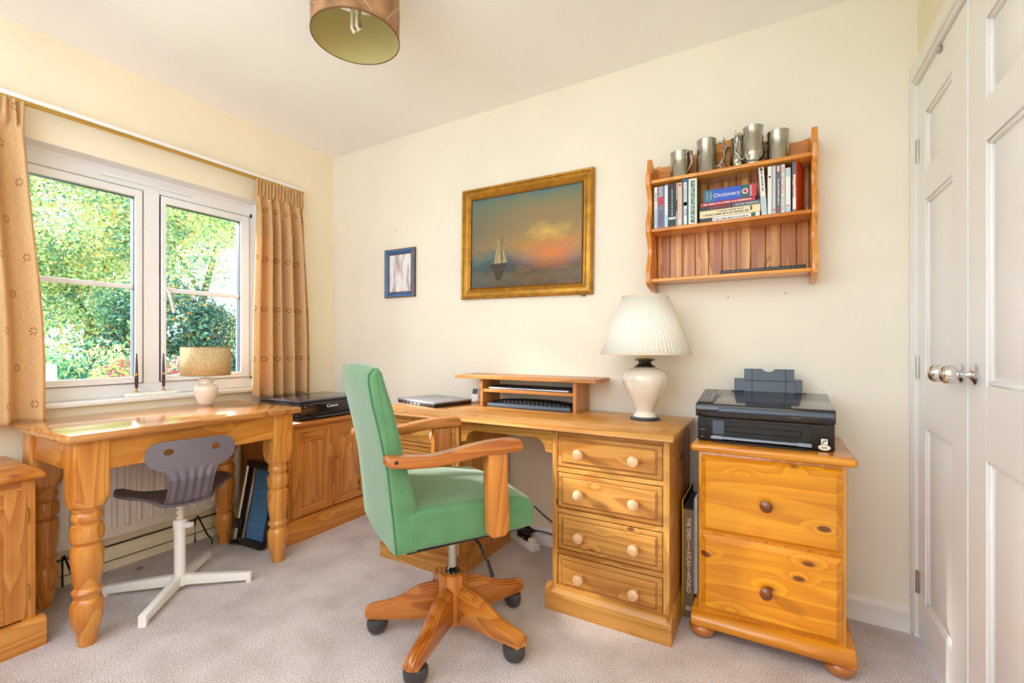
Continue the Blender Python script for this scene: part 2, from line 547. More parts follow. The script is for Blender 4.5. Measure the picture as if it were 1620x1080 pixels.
def thing(name, label, cat, loc=(0, 0, 0), rz=0, group=None, rot=None):
    o = bpy.data.objects.new(name, None)
    o.empty_display_size = .05
    COL.objects.link(o)
    o.location = loc
    o.rotation_euler = rot if rot else (0, 0, rz)
    return tag(o, label, cat, group)


def struct(o, label=None, cat=None):
    o['kind'] = 'structure'
    if label: o['label'] = label
    if cat: o['category'] = cat
    return o


def rotz(a): return Matrix.Rotation(a, 4, 'Z')
def rotx(a): return Matrix.Rotation(a, 4, 'X')
def roty(a): return Matrix.Rotation(a, 4, 'Y')
def tr(x, y, z): return Matrix.Translation((x, y, z))


# text plane helpers: text lies in XY facing +Z by default
FACE_NY = rotx(R(90))                       # reads normally on a face looking to -y
FACE_PX = rotz(R(90)) @ rotx(R(90))         # on a face looking to +x

# ------------------------------------------------------------------ room shell
RX = 3.19
RY = -2.75
MB().box(-.3, RX + .1, RY, .1, -.1, 0).build('floor', M_CARPET)
struct(bpy.data.objects['floor'], 'beige cut-pile carpet covering the room', 'floor')
MB().box(-.3, RX + .1, -2.32, .1, 2.4, 2.5).build('ceiling', M_CEIL)  # stops short behind the camera: unseen gap added to let daylight in from above
struct(bpy.data.objects['ceiling'], 'plain white ceiling', 'ceiling')
# window wall with opening (y -1.60..-.526, z .79..1.937)
WY0, WY1, WZ0, WZ1 = -1.600, -.526, .782, 1.937
w = MB()
w.box(-.22, 0, RY, WY0, 0, 2.4); w.box(-.22, 0, WY1, 0, 0, 2.4)
w.box(-.22, 0, WY0, WY1, 0, WZ0); w.box(-.22, 0, WY0, WY1, WZ1, 2.4)
struct(w.build('wall_left', M_WALL), 'cream painted wall holding the window', 'wall')
struct(MB().box(-.22, RX + .1, 0, .1, 0, 2.4).build('wall_back', M_WALLB), 'cream painted long wall with the pictures', 'wall')
w = MB()
w.box(-.3, .55, RY - .1, RY, 0, 2.4); w.box(2.75, RX + .1, RY - .1, RY, 0, 2.4); w.box(.55, 2.75, RY - .1, RY, 2.1, 2.4); w.box(.55, 2.75, RY - .1, RY, 0, .9)  # unseen rear wall; the opening is added to let fill daylight in
struct(w.build('wall_rear', M_WALL), 'unseen cream wall behind the viewpoint, its wide opening added for fill light', 'wall')
w = MB()
w.box(RX, RX + .1, -.02, 0, 0, 2.4); w.box(RX, RX + .1, -1.01, -.02, 2.0, 2.4); w.box(RX, RX + .1, RY, -1.01, 0, 2.4)
struct(w.build('wall_right', M_WALL), 'cream painted wall round the cupboard doors', 'wall')

# baseboards
def skirt_prof(h, d=.016):
    return [(0, 0), (d, 0), (d, h * .62), (d - .004, h * .64), (d - .004, h * .67), (d + .001, h * .70), (d + .001, h * .84), (d - .005, h * .92), (d - .010, h), (0, h)]


pr = skirt_prof(.092)
struct(MB().prism([(-a, z) for a, z in pr], 'x', 0.02, RX).build('baseboard_back', M_WHITE), 'white moulded skirting board of the picture wall', 'skirting')
pr = skirt_prof(.105, .022)
struct(MB().prism([(a, z) for a, z in pr], 'y', RY, 0).build('baseboard_left', M_WALL), 'cream moulded skirting board below the radiator', 'skirting')
cb = MB().tube([(.018, -1.9, .116), (.018, -1.3, .114), (.018, -.9, .117), (.018, -.72, .118)], .0035, 6)
cb.tube([(.027, -1.9, .044), (.027, -.74, .046)], .002, 6)  # lower line stands for the dark skirting groove, not a second cable
tag(cb.build('cable', M_BLACK), 'thin dark cable clipped along the skirting below the radiator, with a dark line for the skirting groove', 'cable')

# ------------------------------------------------------------------ window
FX = -.10      # room-side face of the frame
wf = thing('window_1', 'white double casement window with glazing bars', 'window', (0, 0, 0))
wf['kind'] = 'structure'
fr = MB()
d0 = FX - .07
fr.box(d0, FX, WY0, WY1, 1.852, WZ1 - .012, .003)
fr.box(d0, FX, WY0, WY1, WZ0 + .02, .868, .003)
fr.box(d0, FX, WY0, WY0 + .03, .85, 1.88, .003)
fr.box(d0, FX, WY1 - .019, WY1, .85, 1.88, .003)
fr.box(d0, FX + .004, -1.098, -1.023, .86, 1.875, .004)
fr.box(d0 - .03, FX - .01, WY0, WY1, WZ1 - .015, WZ1, 0)
fr.box(FX - .004, FX + .006, WY0, WY1, WZ1 - .018, WZ1 - .001, .002)
fr.build('window_frame', M_UPVC, wf)
MB().box(FX, FX + .016, -1.27, -.87, 1.885, 1.903, .005, 2).build('trickle_vent', M_UPVC, wf)
for (a, b, c, e) in ((-1.570, -1.101, -1.535, -1.132), (-1.020, -.549, -.995, -.600)):
    s = MB()
    s.box(FX - .05, FX + .012, a, c, .866, 1.855, .004)
    s.box(FX - .05, FX + .012, e, b, .866, 1.855, .004)
    s.box(FX - .05, FX + .0115, a, b, .866, .897, .004)
    s.box(FX - .05, FX + .0115, a, b, 1.816, 1.855, .004)
    so = s.build('sash', M_UPVC, wf)
    MB().box(FX - .028, FX - .024, c, e, .894, 1.818).build('pane', M_GLASS, so)
    MB().box(FX - .036, FX - .008, c, e, 1.345, 1.369, .006, 2).build('glazing_bar', M_UPVC, so)
    g = MB()
    for (q0, q1, z0, z1) in ((a - .001, a + .004, .866, 1.855), (b - .002, b + .0035, .866, 1.855), (a, b, 1.854, 1.858), (a, b, .863, .867)):
        g.box(FX - .045, FX + .0055, q0, q1, z0, z1)
    g.build('seal', M_BLACK, so)
    g = MB()
    for (q0, q1, z0, z1) in ((c - .001, c + .003, .894, 1.818), (e - .003, e + .001, .894, 1.818), (c, e, 1.814, 1.818)):
        g.box(FX - .036, FX - .006, q0, q1, z0, z1)
    g.build('seal', M_GREYB, so)
h = MB()
h.box(FX + .012, FX + .024, -1.016, -.998, 1.305, 1.395, .005, 2)
h.tube([(FX + .022, -1.006, 1.35), (FX + .045, -1.004, 1.352), (FX + .052, -1.0, 1.33), (FX + .05, -.985, 1.27), (FX + .045, -.978, 1.235)], [.007, .008, .008, .007, .006], 8)
h.build('window_handle', M_UPVC, wf)
MB().box(FX - .01, .032, WY0 - .03, WY1 + .02, .782, .803, .005, 2).build('window_sill', M_WHITE, wf)
# white plastered reveal: head and sides
rv = MB()
rv.box(FX - .02, -.001, WY0, WY1, WZ1 - .0025, WZ1)
rv.box(FX - .02, -.001, WY0, WY0 + .003, .80, WZ1)
rv.box(FX - .02, -.001, WY1 - .003, WY1, .80, WZ1)
rv.build('reveal', M_WHITE, wf)

# ------------------------------------------------------------------ cupboard doors in the right wall
def door(name, ya, yb, pa, pb, label):
    """ya > yb in world y; door face at x=RX, looking to -x"""
    d = thing(name, label, 'door', (RX + .005, ya, 0))
    d['kind'] = 'structure'
    off = (RX + .005, ya, 0)
    f = MB(off)
    xf = RX - .004
    zs = [(.156, .77), (.955, 1.56), (1.66, 1.865)]
    f.box(xf + .012, xf + .035, yb + .002, ya - .002, .012, 1.995)
    # stiles and rails in front of the recessed field
    f.box(xf, xf + .02, yb + .002, pb, .012, 1.995); f.box(xf, xf + .02, pa, ya - .002, .012, 1.995)
    zz = [.012] + [q for p_ in zs for q in p_] + [1.995]
    for i in range(0, len(zz), 2): f.box(xf + .0002, xf + .02, pb, pa, zz[i], zz[i + 1])
    MM = tr(0, 0, 0) @ rotz(R(-90))
    # field panels: frus faces -y; rotate so that it faces -x
    for z0, z1 in zs:
        b2 = MB()
        # moulded edge
        for ins, y0, y1 in ((0.0, .012, .004),):
            pass
        f.frus(-pa + .022, -pb - .022, z0 + .022, z1 - .022, 0, -.009, .022, M=tr(xf + .0125, 0, 0) @ rotz(R(-90)))
        for (u0, u1, v0, v1) in ((pb, pb + .012, z0, z1), (pa - .012, pa, z0, z1), (pb, pa, z0, z0 + .012), (pb, pa, z1 - .012, z1)):
            f.box(xf + .004, xf + .014, u0, u1, v0, v1, .004)
    f.build('door_panel', M_DOOR, d)
    return d, off


d1, off1 = door('door_1', -.03, -.509, -.113, -.385, 'white moulded cupboard door hinged beside the picture wall')
d2, off2 = door('door_2', -.512, -1.0, -.630, -.90, 'white moulded cupboard door nearer the camera, meeting the hinged one')


def door_knob(d, off, y, z):
    k = MB(off)
    prof = [(.026, 0), (.027, .004), (.022, .007), (.014, .009), (.009, .014), (.007, .022), (.008, .030), (.012, .034), (.021, .038), (.0255, .046), (.0265, .054), (.024, .063), (.016, .070), (.006, .073)]
    k.lathe(prof, 28, M=tr(RX - .004, y, z) @ roty(R(-90)))
    k.build('door_knob', M_CHROME, d)


door_knob(d1, off1, -.462, .976)
door_knob(d2, off2, -.565, .978)
for z in (1.758, .977, .202):
    k = MB(off1)
    k.tube([(RX - .006, -.0285, z - .042), (RX - .006, -.0285, z + .042)], .006, 10)
    for q in (-.028, 0, .028): k.tube([(RX - .006, -.0285, z + q - .010), (RX - .006, -.0285, z + q + .010)], .0068, 10)
    k.box(RX - .005, RX + .002, -.046, -.03, z - .04, z + .04, .001)
    k.build('hinge', M_STEEL, d1)
MB(off1).box(RX - .012, RX - .004, -.30, -.275, 1.975, 1.99, .002).build('catch', M_STEEL, d1)
a = MB()
a.box(RX - .024, RX, -.022, -.0005, 0, 2.075, .004); a.box(RX - .018, RX + .02, -.030, -.020, 0, 2.0, .003)
a.box(RX - .022, RX, -1.075, -.0005, 2.012, 2.075, .005); a.box(RX - .016, RX + .02, -1.02, -.02, 1.998, 2.014, .003)
a.box(RX - .024, RX, -1.075, -1.012, 0, 2.075, .005)
struct(a.build('trim_1', M_WHITE), 'white moulded architrave round the cupboard doors', 'trim')

# ------------------------------------------------------------------ curtains and rail
tag(MB().box(.052, .074, -2.3, -.285, 2.058, 2.078, .003).box(.0, .055, -1.2, -1.18, 2.06, 2.072).box(.0, .055, -.4, -.38, 2.06, 2.072).box(.050, .073, -2.3, -.287, 2.046, 2.0585, m=1).build('curtain_rail', [M_UPVC, M_BRASS]),  # lower brass-coloured strip stands for the dark shadow under the rail
    'white curtain rail running above the window', 'curtain rail')


def curtain(label, ytA, ytB, ybA, ybB, ztop, zbot, nf, seed, xb=.082):
    rnd = random.Random(seed)
    ph = [rnd.uniform(-.5, .5) for _ in range(nf * 2 + 3)]
    am = [rnd.uniform(.75, 1.25) for _ in range(nf * 2 + 3)]

    def f(u, v):
        z = zbot + (ztop - zbot) * v
        head = max(0, (v - .93) / .07)
        k = min(1, (1 - v) / .25)
        A = .012 + .026 * k
        if head > 0: A = .010
        uu = u + .012 * math.sin(u * 9 + seed)
        i = min(len(am) - 1, int(u * nf))
        w_ = math.sin(2 * math.pi * nf * uu + ph[i] * 0)
        w2 = math.copysign(abs(w_) ** .75, w_) * am[i]
        if head > 0: w2 = math.sin(2 * math.pi * nf * 3 * u)
        e = .5 - .5 * math.cos(math.pi * min(1, (1 - v) * 1.15))
        ya = ytA + (ybA - ytA) * e; yb = ytB + (ybB - ytB) * e
        y = ya + (yb - ya) * (u + .010 * math.cos(2 * math.pi * nf * uu) * (1 - head))
        x = xb + A * w2 + .008 * (1 - v) * math.sin(5 * u + v * 3)
        if .86 < v < .94: x -= .006 * math.sin((v - .86) / .08 * math.pi)
        return (x, y, z)
    L0 = abs(ytA - ytB) * 2.4
    return f, (lambda u, v: (u * L0, (ztop - zbot) * v))


f, uvf = curtain('', -.612, -.300, -.640, -.246, 2.045, .752, 5, 3)
cu = grid_obj('curtain', f, 220, 60, M_CURT, None, uvf, solid=.002)
tag(cu, 'golden beige flowered curtain hanging at the right of the window', 'curtain', 'pinch pleat curtains')
f, uvf = curtain('', -1.568, -2.02, -1.508, -2.05, 2.045, .74, 6, 8)
cu = grid_obj('curtain', f, 220, 60, M_CURT, None, uvf, solid=.002)
tag(cu, 'golden beige flowered curtain hanging at the left of the window', 'curtain', 'pinch pleat curtains')

# ------------------------------------------------------------------ radiator
L0 = (.06, -1.10, .17)
ra = thing('radiator', 'white panel radiator on the wall under the window', 'radiator', L0)
b = MB(L0)
b.box(.035, .092, -1.51, -.71, .172, .70, .008, 2)
b.box(.030, .098, -1.512, -.708, .695, .712, .003)
y = -1.475
while y < -.73:
    pts = [(.092, y, .215), (.0925, y, .222), (.0925, y, .66), (.092, y, .668)]
    b.box(.084, .1085, y - .010, y + .010, .215, .665, .009, 3)
    y += .048
b.box(.0915, .095, -1.505, -.715, .178, .186, .0015)
b.build('panel', M_RAD, ra)
for yy in (-1.40, -.82): MB(L0).box(.0, .036, yy - .015, yy + .015, .25, .6).build('bracket', M_RAD, ra)
for yb_, pts in ((-.9, [(.035, -.915, .0), (.035, -.915, .125), (.04, -.905, .14), (.13, -.90, .055), (.165, -.895, .035), (.185, -.905, .0)]),
                 (-1.5, [(.03, -1.44, .0), (.03, -1.44, .13), (.05, -1.44, .14), (.14, -1.438, .07), (.175, -1.436, .045), (.185, -1.44, .0)])):
    t_ = MB().tube(pts, .004, 8)
    t_.tube([Vector(pts[-1]) + Vector((0, 0, 0)), Vector(pts[-1]) + Vector((-.003, .001, .018))], .0055, 8, m=1)
    near = 'beside the trimmer end' if yb_ > -1 else 'behind the rear table leg at the left'
    tag(t_.build('wire_stand', [M_BLACK, M_LGREYB if yb_ > -1 else M_BLACK]), 'bent black wire stand under the radiator, ' + near, 'wire stand')
tag(MB().lathe([(.013, 0), (.013, .003), (.011, .004)], 16, M=tr(.125, -1.195, 0)).build('carpet_stud', mat('brown_stud', (150, 110, 60), .4)), 'small brown disc on the carpet by the white pedestal foot', 'disc')

# ------------------------------------------------------------------ turned table (local x = world y, front faces +x)
TL = (.395, -1.18, 0)
table = thing('pine_table', 'heavy pine table with thick turned legs under the window', 'table', TL, R(90))


def T(x, y): return (y - TL[1], -(x - TL[0]))       # world xy -> local


def rect(x0, x1, y0, y1):
    a_, b_ = T(x0, y0), T(x1, y1)
    return min(a_[0], b_[0]), max(a_[0], b_[0]), min(a_[1], b_[1]), max(a_[1], b_[1])


MB().box(*rect(.09, .695, -1.615, -.745), .722, .752, .009, 3).build('table_top', P_TTOP, table)
for r_ in ((.638, .660, -1.496, -.868), (.13, .15, -1.49, -.88)): MB().box(*rect(*r_), .612, .722, .002).build('apron', P_TABLE['x'], table)
for r_ in ((.215, .577, -1.575, -1.555), (.215, .572, -.805, -.787)): MB().box(*rect(*r_), .612, .722, .002).build('apron', P_TABLE['y'], table)


def turned_leg():
    b = MB()
    prof = [(.030, 0), (.034, .006), (.041, .045), (.046, .062), (.049, .066), (.051, .07), (.057, .10), (.060, .128), (.058, .148), (.050, .163), (.044, .168),
            (.047, .176), (.053, .184), (.055, .193), (.050, .20), (.044, .206), (.047, .22), (.053, .255), (.058, .30), (.0595, .335), (.055, .352), (.046, .358),
            (.047, .362), (.056, .37), (.060, .388), (.060, .408), (.054, .425), (.046, .43), (.046, .436), (.053, .444), (.056, .452), (.055, .462), (.049, .470), (.052, .476), (.056, .482), (.056, .49), (.045, .505)]
    fine = []
    for i in range(len(prof) - 1):
        fine.append(prof[i])
    fine.append(prof[-1])
    b.lathe([(q[0] * .78, q[1]) for q in fine], 40)
    # square block whose lower corners curve in to the turning
    H_ = .0500
    rings = []
    b2 = bmesh.new()
    n = 48
    for k, (z, e) in enumerate([(.486, 0), (.492, .25), (.502, .48), (.516, .72), (.532, .9), (.55, 1.0), (.721, 1.0)]):
        ring = []
        for i in range(n):
            a_ = 2 * math.pi * (i + .5) / n
            c_, s_ = math.cos(a_), math.sin(a_)
            sq = H_ / max(abs(c_), abs(s_)); ci = .0445
            lim = ci + (H_ * 1.4143 - ci) * e
            r_ = min(sq, lim)
            ring.append(b2.verts.new((r_ * c_, r_ * s_, z)))
        rings.append(ring)
    for k in range(len(rings) - 1):
        for i in range(n):
            j = (i + 1) % n
            b2.faces.new((rings[k][i], rings[k][j], rings[k + 1][j], rings[k + 1][i]))
    b2.faces.new(rings[0][::-1]); b2.faces.new(rings[-1])
    b._merge(b2, 0)
    return b


lg = turned_leg().build('leg', P_TABLE['z'], table, ang=30)
for i, (x, y) in enumerate(((.622, -1.540), (.617, -.822), (.170, -1.535), (.170, -.835))):
    o = lg if i == 0 else lg.copy()
    if i: COL.objects.link(o); o.parent = table
    q = T(x, y); o.location = (q[0], q[1], 0); o.rotation_euler = (0, 0, i * R(90))


# ------------------------------------------------------------------ panelled cupboards (local -y is the front)
def wood_knob(b, x, y, z, s=1.0, m=0):
    pf = [(.0075, 0), (.0075, .006), (.006, .010), (.0105, .016), (.0150, .021), (.0160, .026), (.0145, .031), (.009, .0345), (.002, .0355)]
    b.lathe([(r_ * s, h_ * s) for r_, h_ in pf], 24, M=tr(x, y, z) @ rotx(R(90)), m=m)


def panel_door(parent, x0, x1, z0, z1, yf, off=(0, 0, 0), st=.05, knob=None, kx=None, kz=None, hinge=None, W_=None):
    WD = W_ or P_CAB
    b = MB(off)
    t = .02
    b.box(x0, x0 + st, yf, yf + t, z0, z1, .0015); b.box(x1 - st, x1, yf, yf + t, z0, z1, .0015)
    b.box(x0 + st - .001, x1 - st + .001, yf + .0006, yf + t, z0, z0 + st, .0015, m=1); b.box(x0 + st - .001, x1 - st + .001, yf + .0006, yf + t, z1 - st, z1, .0015, m=1)
    b.box(x0 + st - .005, x1 - st + .005, yf + .013, yf + t - .002, z0 + st - .005, z1 - st + .005)
    dr = b.build('door', [WD['z'], WD['x']], parent)
    b = MB(off)
    b.box(x0 + st - .004, x1 - st + .004, yf + .010, yf + .014, z0 + st - .004, z1 - st + .004)
    b.frus(x0 + st + .006, x1 - st - .006, z0 + st + .006, z1 - st - .006, yf + .0105, yf + .001, .024)
    b.build('raised_panel', P_CABP if WD is P_CAB else WD['z'], dr)
    if kx is not None:
        b = MB(off); wood_knob(b, kx, yf, kz, .62); b.build('knob', M_KNOBD if False else mat('cupboard_knob', (176, 112, 58), .3, coat=.4), dr)
    if hinge is not None:
        for hz in (z0 + .09, z1 - .09):
            b = MB(off); b.tube([(hinge, yf - .002, hz - .025), (hinge, yf - .002, hz + .025)], .004, 8)
            b.build('hinge', M_BRASS, dr)
    return dr


def cupboard(label, wx, ya, yb, H_, front, back, doors, hinge_near=False, ds=.05, plinth=.10):
    """front faces world +x; spans world y ya..yb"""
    L_ = (front, (ya + yb) / 2, 0)
    root = thing('cupboard', label, 'cupboard', L_, R(90))
    hw = (yb - ya) / 2
    dp = front - back
    b = MB()
    b.box(-hw, -hw + .02, .0, dp, .02, H_ - .024, .0015); b.box(hw - .02, hw, .0, dp, .02, H_ - .024, .0015)
    b.box(-hw + .02, -hw + .035, 0, .02, plinth, H_ - .024); b.box(hw - .035, hw - .02, 0, .02, plinth, H_ - .024)
    b.box(-hw + .018, hw - .018, .001, .02, H_ - .06, H_ - .024, m=1)
    b.box(-hw + .018, hw - .018, dp - .012, dp, .05, H_ - .03, m=1)
    b.box(-hw + .018, hw - .018, .02, dp, plinth - .02, plinth, m=1)
    b.build('carcass', [P_CAB['z'], P_CAB['x']], root)
    b = MB()
    b.prism([(-.028, 0), (-.028, plinth - .016), (-.022, plinth - .004), (-.012, plinth), (.01, plinth), (.01, 0)], 'x', -hw - .022, hw + .022, .002)
    b.box(-hw - .0221, -hw, -.02, dp, 0, plinth - .004, .006); b.box(hw, hw + .0221, -.02, dp, 0, plinth - .004, .006)
    b.build('plinth', P_CAB['x'], root)
    b = MB()
    b.box(-hw - .022, hw + .022, -.03, dp, H_ - .024, H_, .009, 3)
    b.build('top', P_CAB['x'], root)
    for (a_, c_, kx) in doors:
        panel_door(root, a_, c_, plinth + .006, H_ - .058, -.002, kx=kx, kz=plinth + (H_ - .16) * .60, hinge=(c_ + .001 if hinge_near else None), st=ds)
    return root


cupboard('low pine cupboard with a black printer on it, behind the green chair', 0, -.678, -.115, .636, .488, .05,
         [(-.258, -.003, -.025), (.001, .258, .028)], plinth=.115)
cupboard('low pine cupboard at the left edge, beside the table leg', 0, -2.28, -1.632, .612, .470, .03,
         [(-.30, -.002, None), (.002, .302, None)], hinge_near=True, plinth=.10, ds=.055)

# ------------------------------------------------------------------ double pedestal desk
DL = (1.70, -.30, 0)
desk = thing('pedestal_desk', 'pine double pedestal desk standing against the picture wall', 'desk', DL)
TOP = .738


def pedestal(x0, x1):
    yf, yb_ = -.505, -.06
    b = MB(DL)
    b.box(x0, x0 + .018, yf + .001, yb_, .02, TOP - .022); b.box(x1 - .018, x1, yf + .001, yb_, .02, TOP - .022)
    b.box(x0, x0 + .022, yf, yf + .02, .09, TOP - .022, .001); b.box(x1 - .022, x1, yf, yf + .02, .09, TOP - .022, .001)
    rl = b
    zs = [(.083, .218), (.240, .383), (.404, .548), (.568, .698)]
    for z in (.075, .2295, .3940, .5585, .7065): rl.box(x0 + .022, x1 - .022, yf + .0006, yf + .02, z - .0088, z + .0088, m=1)
    rl.box(x0 + .018, x1 - .018, yb_ - .012, yb_, .05, TOP - .03, m=1)
    pd = b.build('pedestal', [P_DESK['z'], P_DESK['x']], desk)
    b = MB(DL)
    b.prism([(yf - .030, 0), (yf - .030, .072), (yf - .022, .082), (yf - .020, .088), (yf - .004, .094), (yf + .01, .094), (yf + .01, 0)], 'x', x0 - .022, x1 + .0118, .003)
    b.prism([(x0 - .022, 0), (x0 - .022, .072), (x0 - .012, .086), (x0, .094), (x0 + .005, .094), (x0 + .005, 0)], 'y', yf - .028, yb_, .0)
    b.prism([(x1 + .012, 0), (x1 + .012, .072), (x1 + .008, .086), (x1, .094), (x1 - .005, .094), (x1 - .005, 0)], 'y', yf - .028, yb_, .0)
    b.build('plinth', P_DESK['x'], pd)
    for z0, z1 in zs:
        b = MB(DL)
        a_, c_ = x0 + .0245, x1 - .0245
        b.box(a_, c_, yf + .002, yf + .022, z0 + .002, z1 - .002)
        # mitred cock-bead frame with a recessed flat field
        w_ = .024
        for (u0, u1, v0, v1) in ((a_, a_ + w_, z0 + .002, z1 - .002), (c_ - w_, c_, z0 + .002, z1 - .002), (a_ + w_, c_ - w_, z0 + .002, z0 + w_), (a_ + w_, c_ - w_, z1 - w_, z1 - .002)):
            pass
        b.frus(a_, c_, z0 + .002, z1 - .002, yf + .003, yf - .001, .004)
        b.frus(a_ + .020, c_ - .020, z0 + .020, z1 - .020, yf - .0005, yf - .007, .005)
        dr = b.build('drawer', P_DESK['x'], desk)
        g = MB(DL)
        g.box(a_ + .0165, c_ - .0165, yf - .0014, yf, z0 + .0165, z1 - .0165)
        g.build('groove', mat('desk_groove', (150, 96, 42), .6), dr)
        for xx in (x0 + .125, x1 - .12):
            k = MB(DL); wood_knob(k, xx, yf - .006, (z0 + z1) / 2 + .002, 1.32)
            k.build('knob', M_KNOBW, dr)


pedestal(1.952, 2.409)
pedestal(1.036, 1.484)
b = MB(DL)
b.prism([(-.548, TOP - .018), (-.545, TOP - .010), (-.536, TOP - .004), (-.530, TOP), (-.040, TOP), (-.040, TOP - .023), (-.538, TOP - .023)], 'x', .945, 2.43, .003)
b.build('desk_top', pine('desk_top_pine', (212, 160, 86), (166, 108, 46), axis='x', rough=.3, coat=.2, board=.16, kr=.1, knots=8, thin=2), desk)
# arched apron over the kneehole
ar = [(1.486, .714), (1.486, .615)]
for k in range(9):
    a_ = R(90) * k / 8
    ar.append((1.520 + .05 * (1 - math.cos(a_)), .615 + .05 * math.sin(a_) + .008))
for k in range(9):
    a_ = R(90) * (1 - k / 8)
    ar.append((1.916 - .05 * (1 - math.cos(a_)), .615 + .05 * math.sin(a_) + .008))
ar += [(1.950, .615), (1.950, .714)]
MB(DL).prism(ar, 'y', -.500, -.482, .002).build('arched_apron', P_DESK['x'], desk)

# monitor stand on the desk
SL = (1.65, -.11, TOP)
st = thing('monitor_stand', 'low pine monitor stand holding two keyboards on the desk', 'stand', SL)
MB(SL).box(1.238, 2.032, -.212, -.012, .883, .901, .002).build('stand_top', P_STAND['x'], st)
for xx in (1.388, 1.912): MB(SL).box(xx, xx + .018, -.192, -.016, TOP, .883, .0015).build('stand_leg', P_STAND['z'], st)
MB(SL).box(1.406, 1.912, -.190, -.02, .815, .831, .0015).build('shelf', P_STAND['x'], st)


def keyboard(label, x0, x1, y0, y1, z, body, keys, h=.018, tilt=0, ergo=False):
    L_ = ((x0 + x1) / 2, (y0 + y1) / 2, z)
    k = thing('keyboard', label, 'keyboard', L_, group='keyboards on the monitor stand')
    w_, d_ = (x1 - x0) / 2, (y1 - y0) / 2
    b = MB()
    if ergo:
        n = 24
        pts = []
        for i in range(n + 1):
            u = -1 + 2 * i / n
            pts.append((u * w_, -d_ - .012 * (1 - u * u) + .0))
        pts += [(w_, d_ * .9), (w_ * .6, d_ * 1.0), (0, d_ * 1.12), (-w_ * .6, d_), (-w_, d_ * .9)]
        b.prism(pts, 'z', 0, h, .007, 3)
    else:
        b.box(-w_, w_, -d_, d_, 0, h, .005, 2)
    b.build('body', body, k)
    b = MB()
    rows, cols = 6, 19
    for r_ in range(rows):
        for c_ in range(cols):
            kx = -w_ + .012 + (2 * w_ - .024) * (c_ + .5) / cols
            ky = -d_ + .022 + (2 * d_ - .032) * (r_ + .5) / rows
            kz = h + (.004 * (1 - (kx / w_) ** 2) * 3 if ergo else 0)
            b.box(kx - .0095, kx + .0095, ky - .0075, ky + .0075, h - .002, kz + .006, .0015)
    b.build('keys', keys, k)
    return k


keyboard('slim silver-edged keyboard lying on the upper shelf of the monitor stand', 1.43, 1.885, -.178, -.045, .831, M_SILVER, M_DARK, .010)
keyboard('thick black keyboard on the desk inside the monitor stand', 1.425, 1.895, -.182, -.03, TOP, M_GREYB, M_DARK, .020, ergo=True)

# laptop
LL = (1.10, -.215, TOP)
lap = thing('laptop', 'closed silver laptop lying on the left end of the desk', 'laptop', LL, R(-14))
MB().box(-.17, .17, -.125, .125, .002, .019, .004, 2).build('base', M_BLACK, lap)
MB().box(-.172, .172, -.127, .127, .019, .028, .003, 2).box(-.01, .012, -.03, -.027, .0279, .0283, m=1).build('lid', [M_SILVER, M_STEEL], lap)
b = MB()
for i in range(6): b.box(-.1695 + .0, -.1725, -.085 + i * .034, -.063 + i * .034, .006, .014, .001)
b.build('ports', M_STEEL, lap)
b = MB()
for i in range(5): b.box(-.12 + i * .035, -.098 + i * .035, -.1255, -.1262, .006, .013, 0)
b.build('ports', M_STEEL, lap)
for sx in (-1, 1): MB().box(sx * .15 - .01, sx * .15 + .01, -.11, .11, 0, .003).build('rubber_foot', M_DARK, lap)

# phone
PL = (1.262, -.062, TOP)
ph = thing('desk_phone', 'small white phone in a cradle beside the monitor stand', 'phone', PL)
MB().box(-.035, .035, -.035, .03, 0, .018, .006, 2).build('cradle', M_WHITE, ph)
MB().box(-.024, .024, -.008, .008, .012, .085, .005, 2, M=rotx(R(-18))).build('handset', M_WHITE, ph)
MB().box(-.018, .018, -.0095, -.0078, .045, .075, .001, M=rotx(R(-18))).build('screen', M_GREYB, ph)

# ------------------------------------------------------------------ table lamp with pleated shade
AL = (2.248, -.196, TOP)
tl = thing('table_lamp', 'white pleated lamp with a cream urn base on the right of the desk', 'lamp', AL)
MB().lathe([(.060, 0), (.063, .003), (.063, .009), (.052, .014)], 40).build('foot', mat('slate_foot', (58, 62, 76), .3), tl)
MB().lathe([(.050, .0135), (.049, .017), (.042, .026), (.038, .034), (.041, .048), (.058, .080), (.077, .115), (.090, .145), (.0945, .168), (.0935, .186), (.085, .204), (.069, .217), (.050, .224), (.044, .2255)], 48).build('urn', M_CREAM, tl)
MB().lathe([(.045, .2245), (.045, .229), (.030, .238), (.027, .244), (.030, .250), (.042, .255), (.043, .259), (.030, .263), (.010, .265)], 40).build('collar', mat('dark_collar', (48, 34, 26), .2, coat=.6), tl)
MB().lathe([(.007, .264), (.007, .33), (.013, .332), (.013, .36), (.004, .362)], 16).build('stem', M_BRASS, tl)
pl = MB()
NP = 72
pl.lathe([(.187, .286), (.0975, .524)], NP * 4, closed=False, rmod=lambda a, z: 1 + .010 * math.cos(a * NP))
pl.build('lamp_shade', M_SHADEW, tl, ang=20, solid=.0015)
pl = MB()
M_BAND = mat('shade_band', (214, 204, 186), .8)
pl.lathe([(.1885, .280), (.1895, .286), (.187, .291), (.185, .286), (.1865, .280)], 96, closed=False)
pl.build('shade_band', M_BAND, tl)
pl = MB()
pl.lathe([(.098, .519), (.0995, .523), (.0985, .531), (.096, .531), (.096, .520)], 96, closed=False)
pl.build('shade_band', M_BAND, tl)

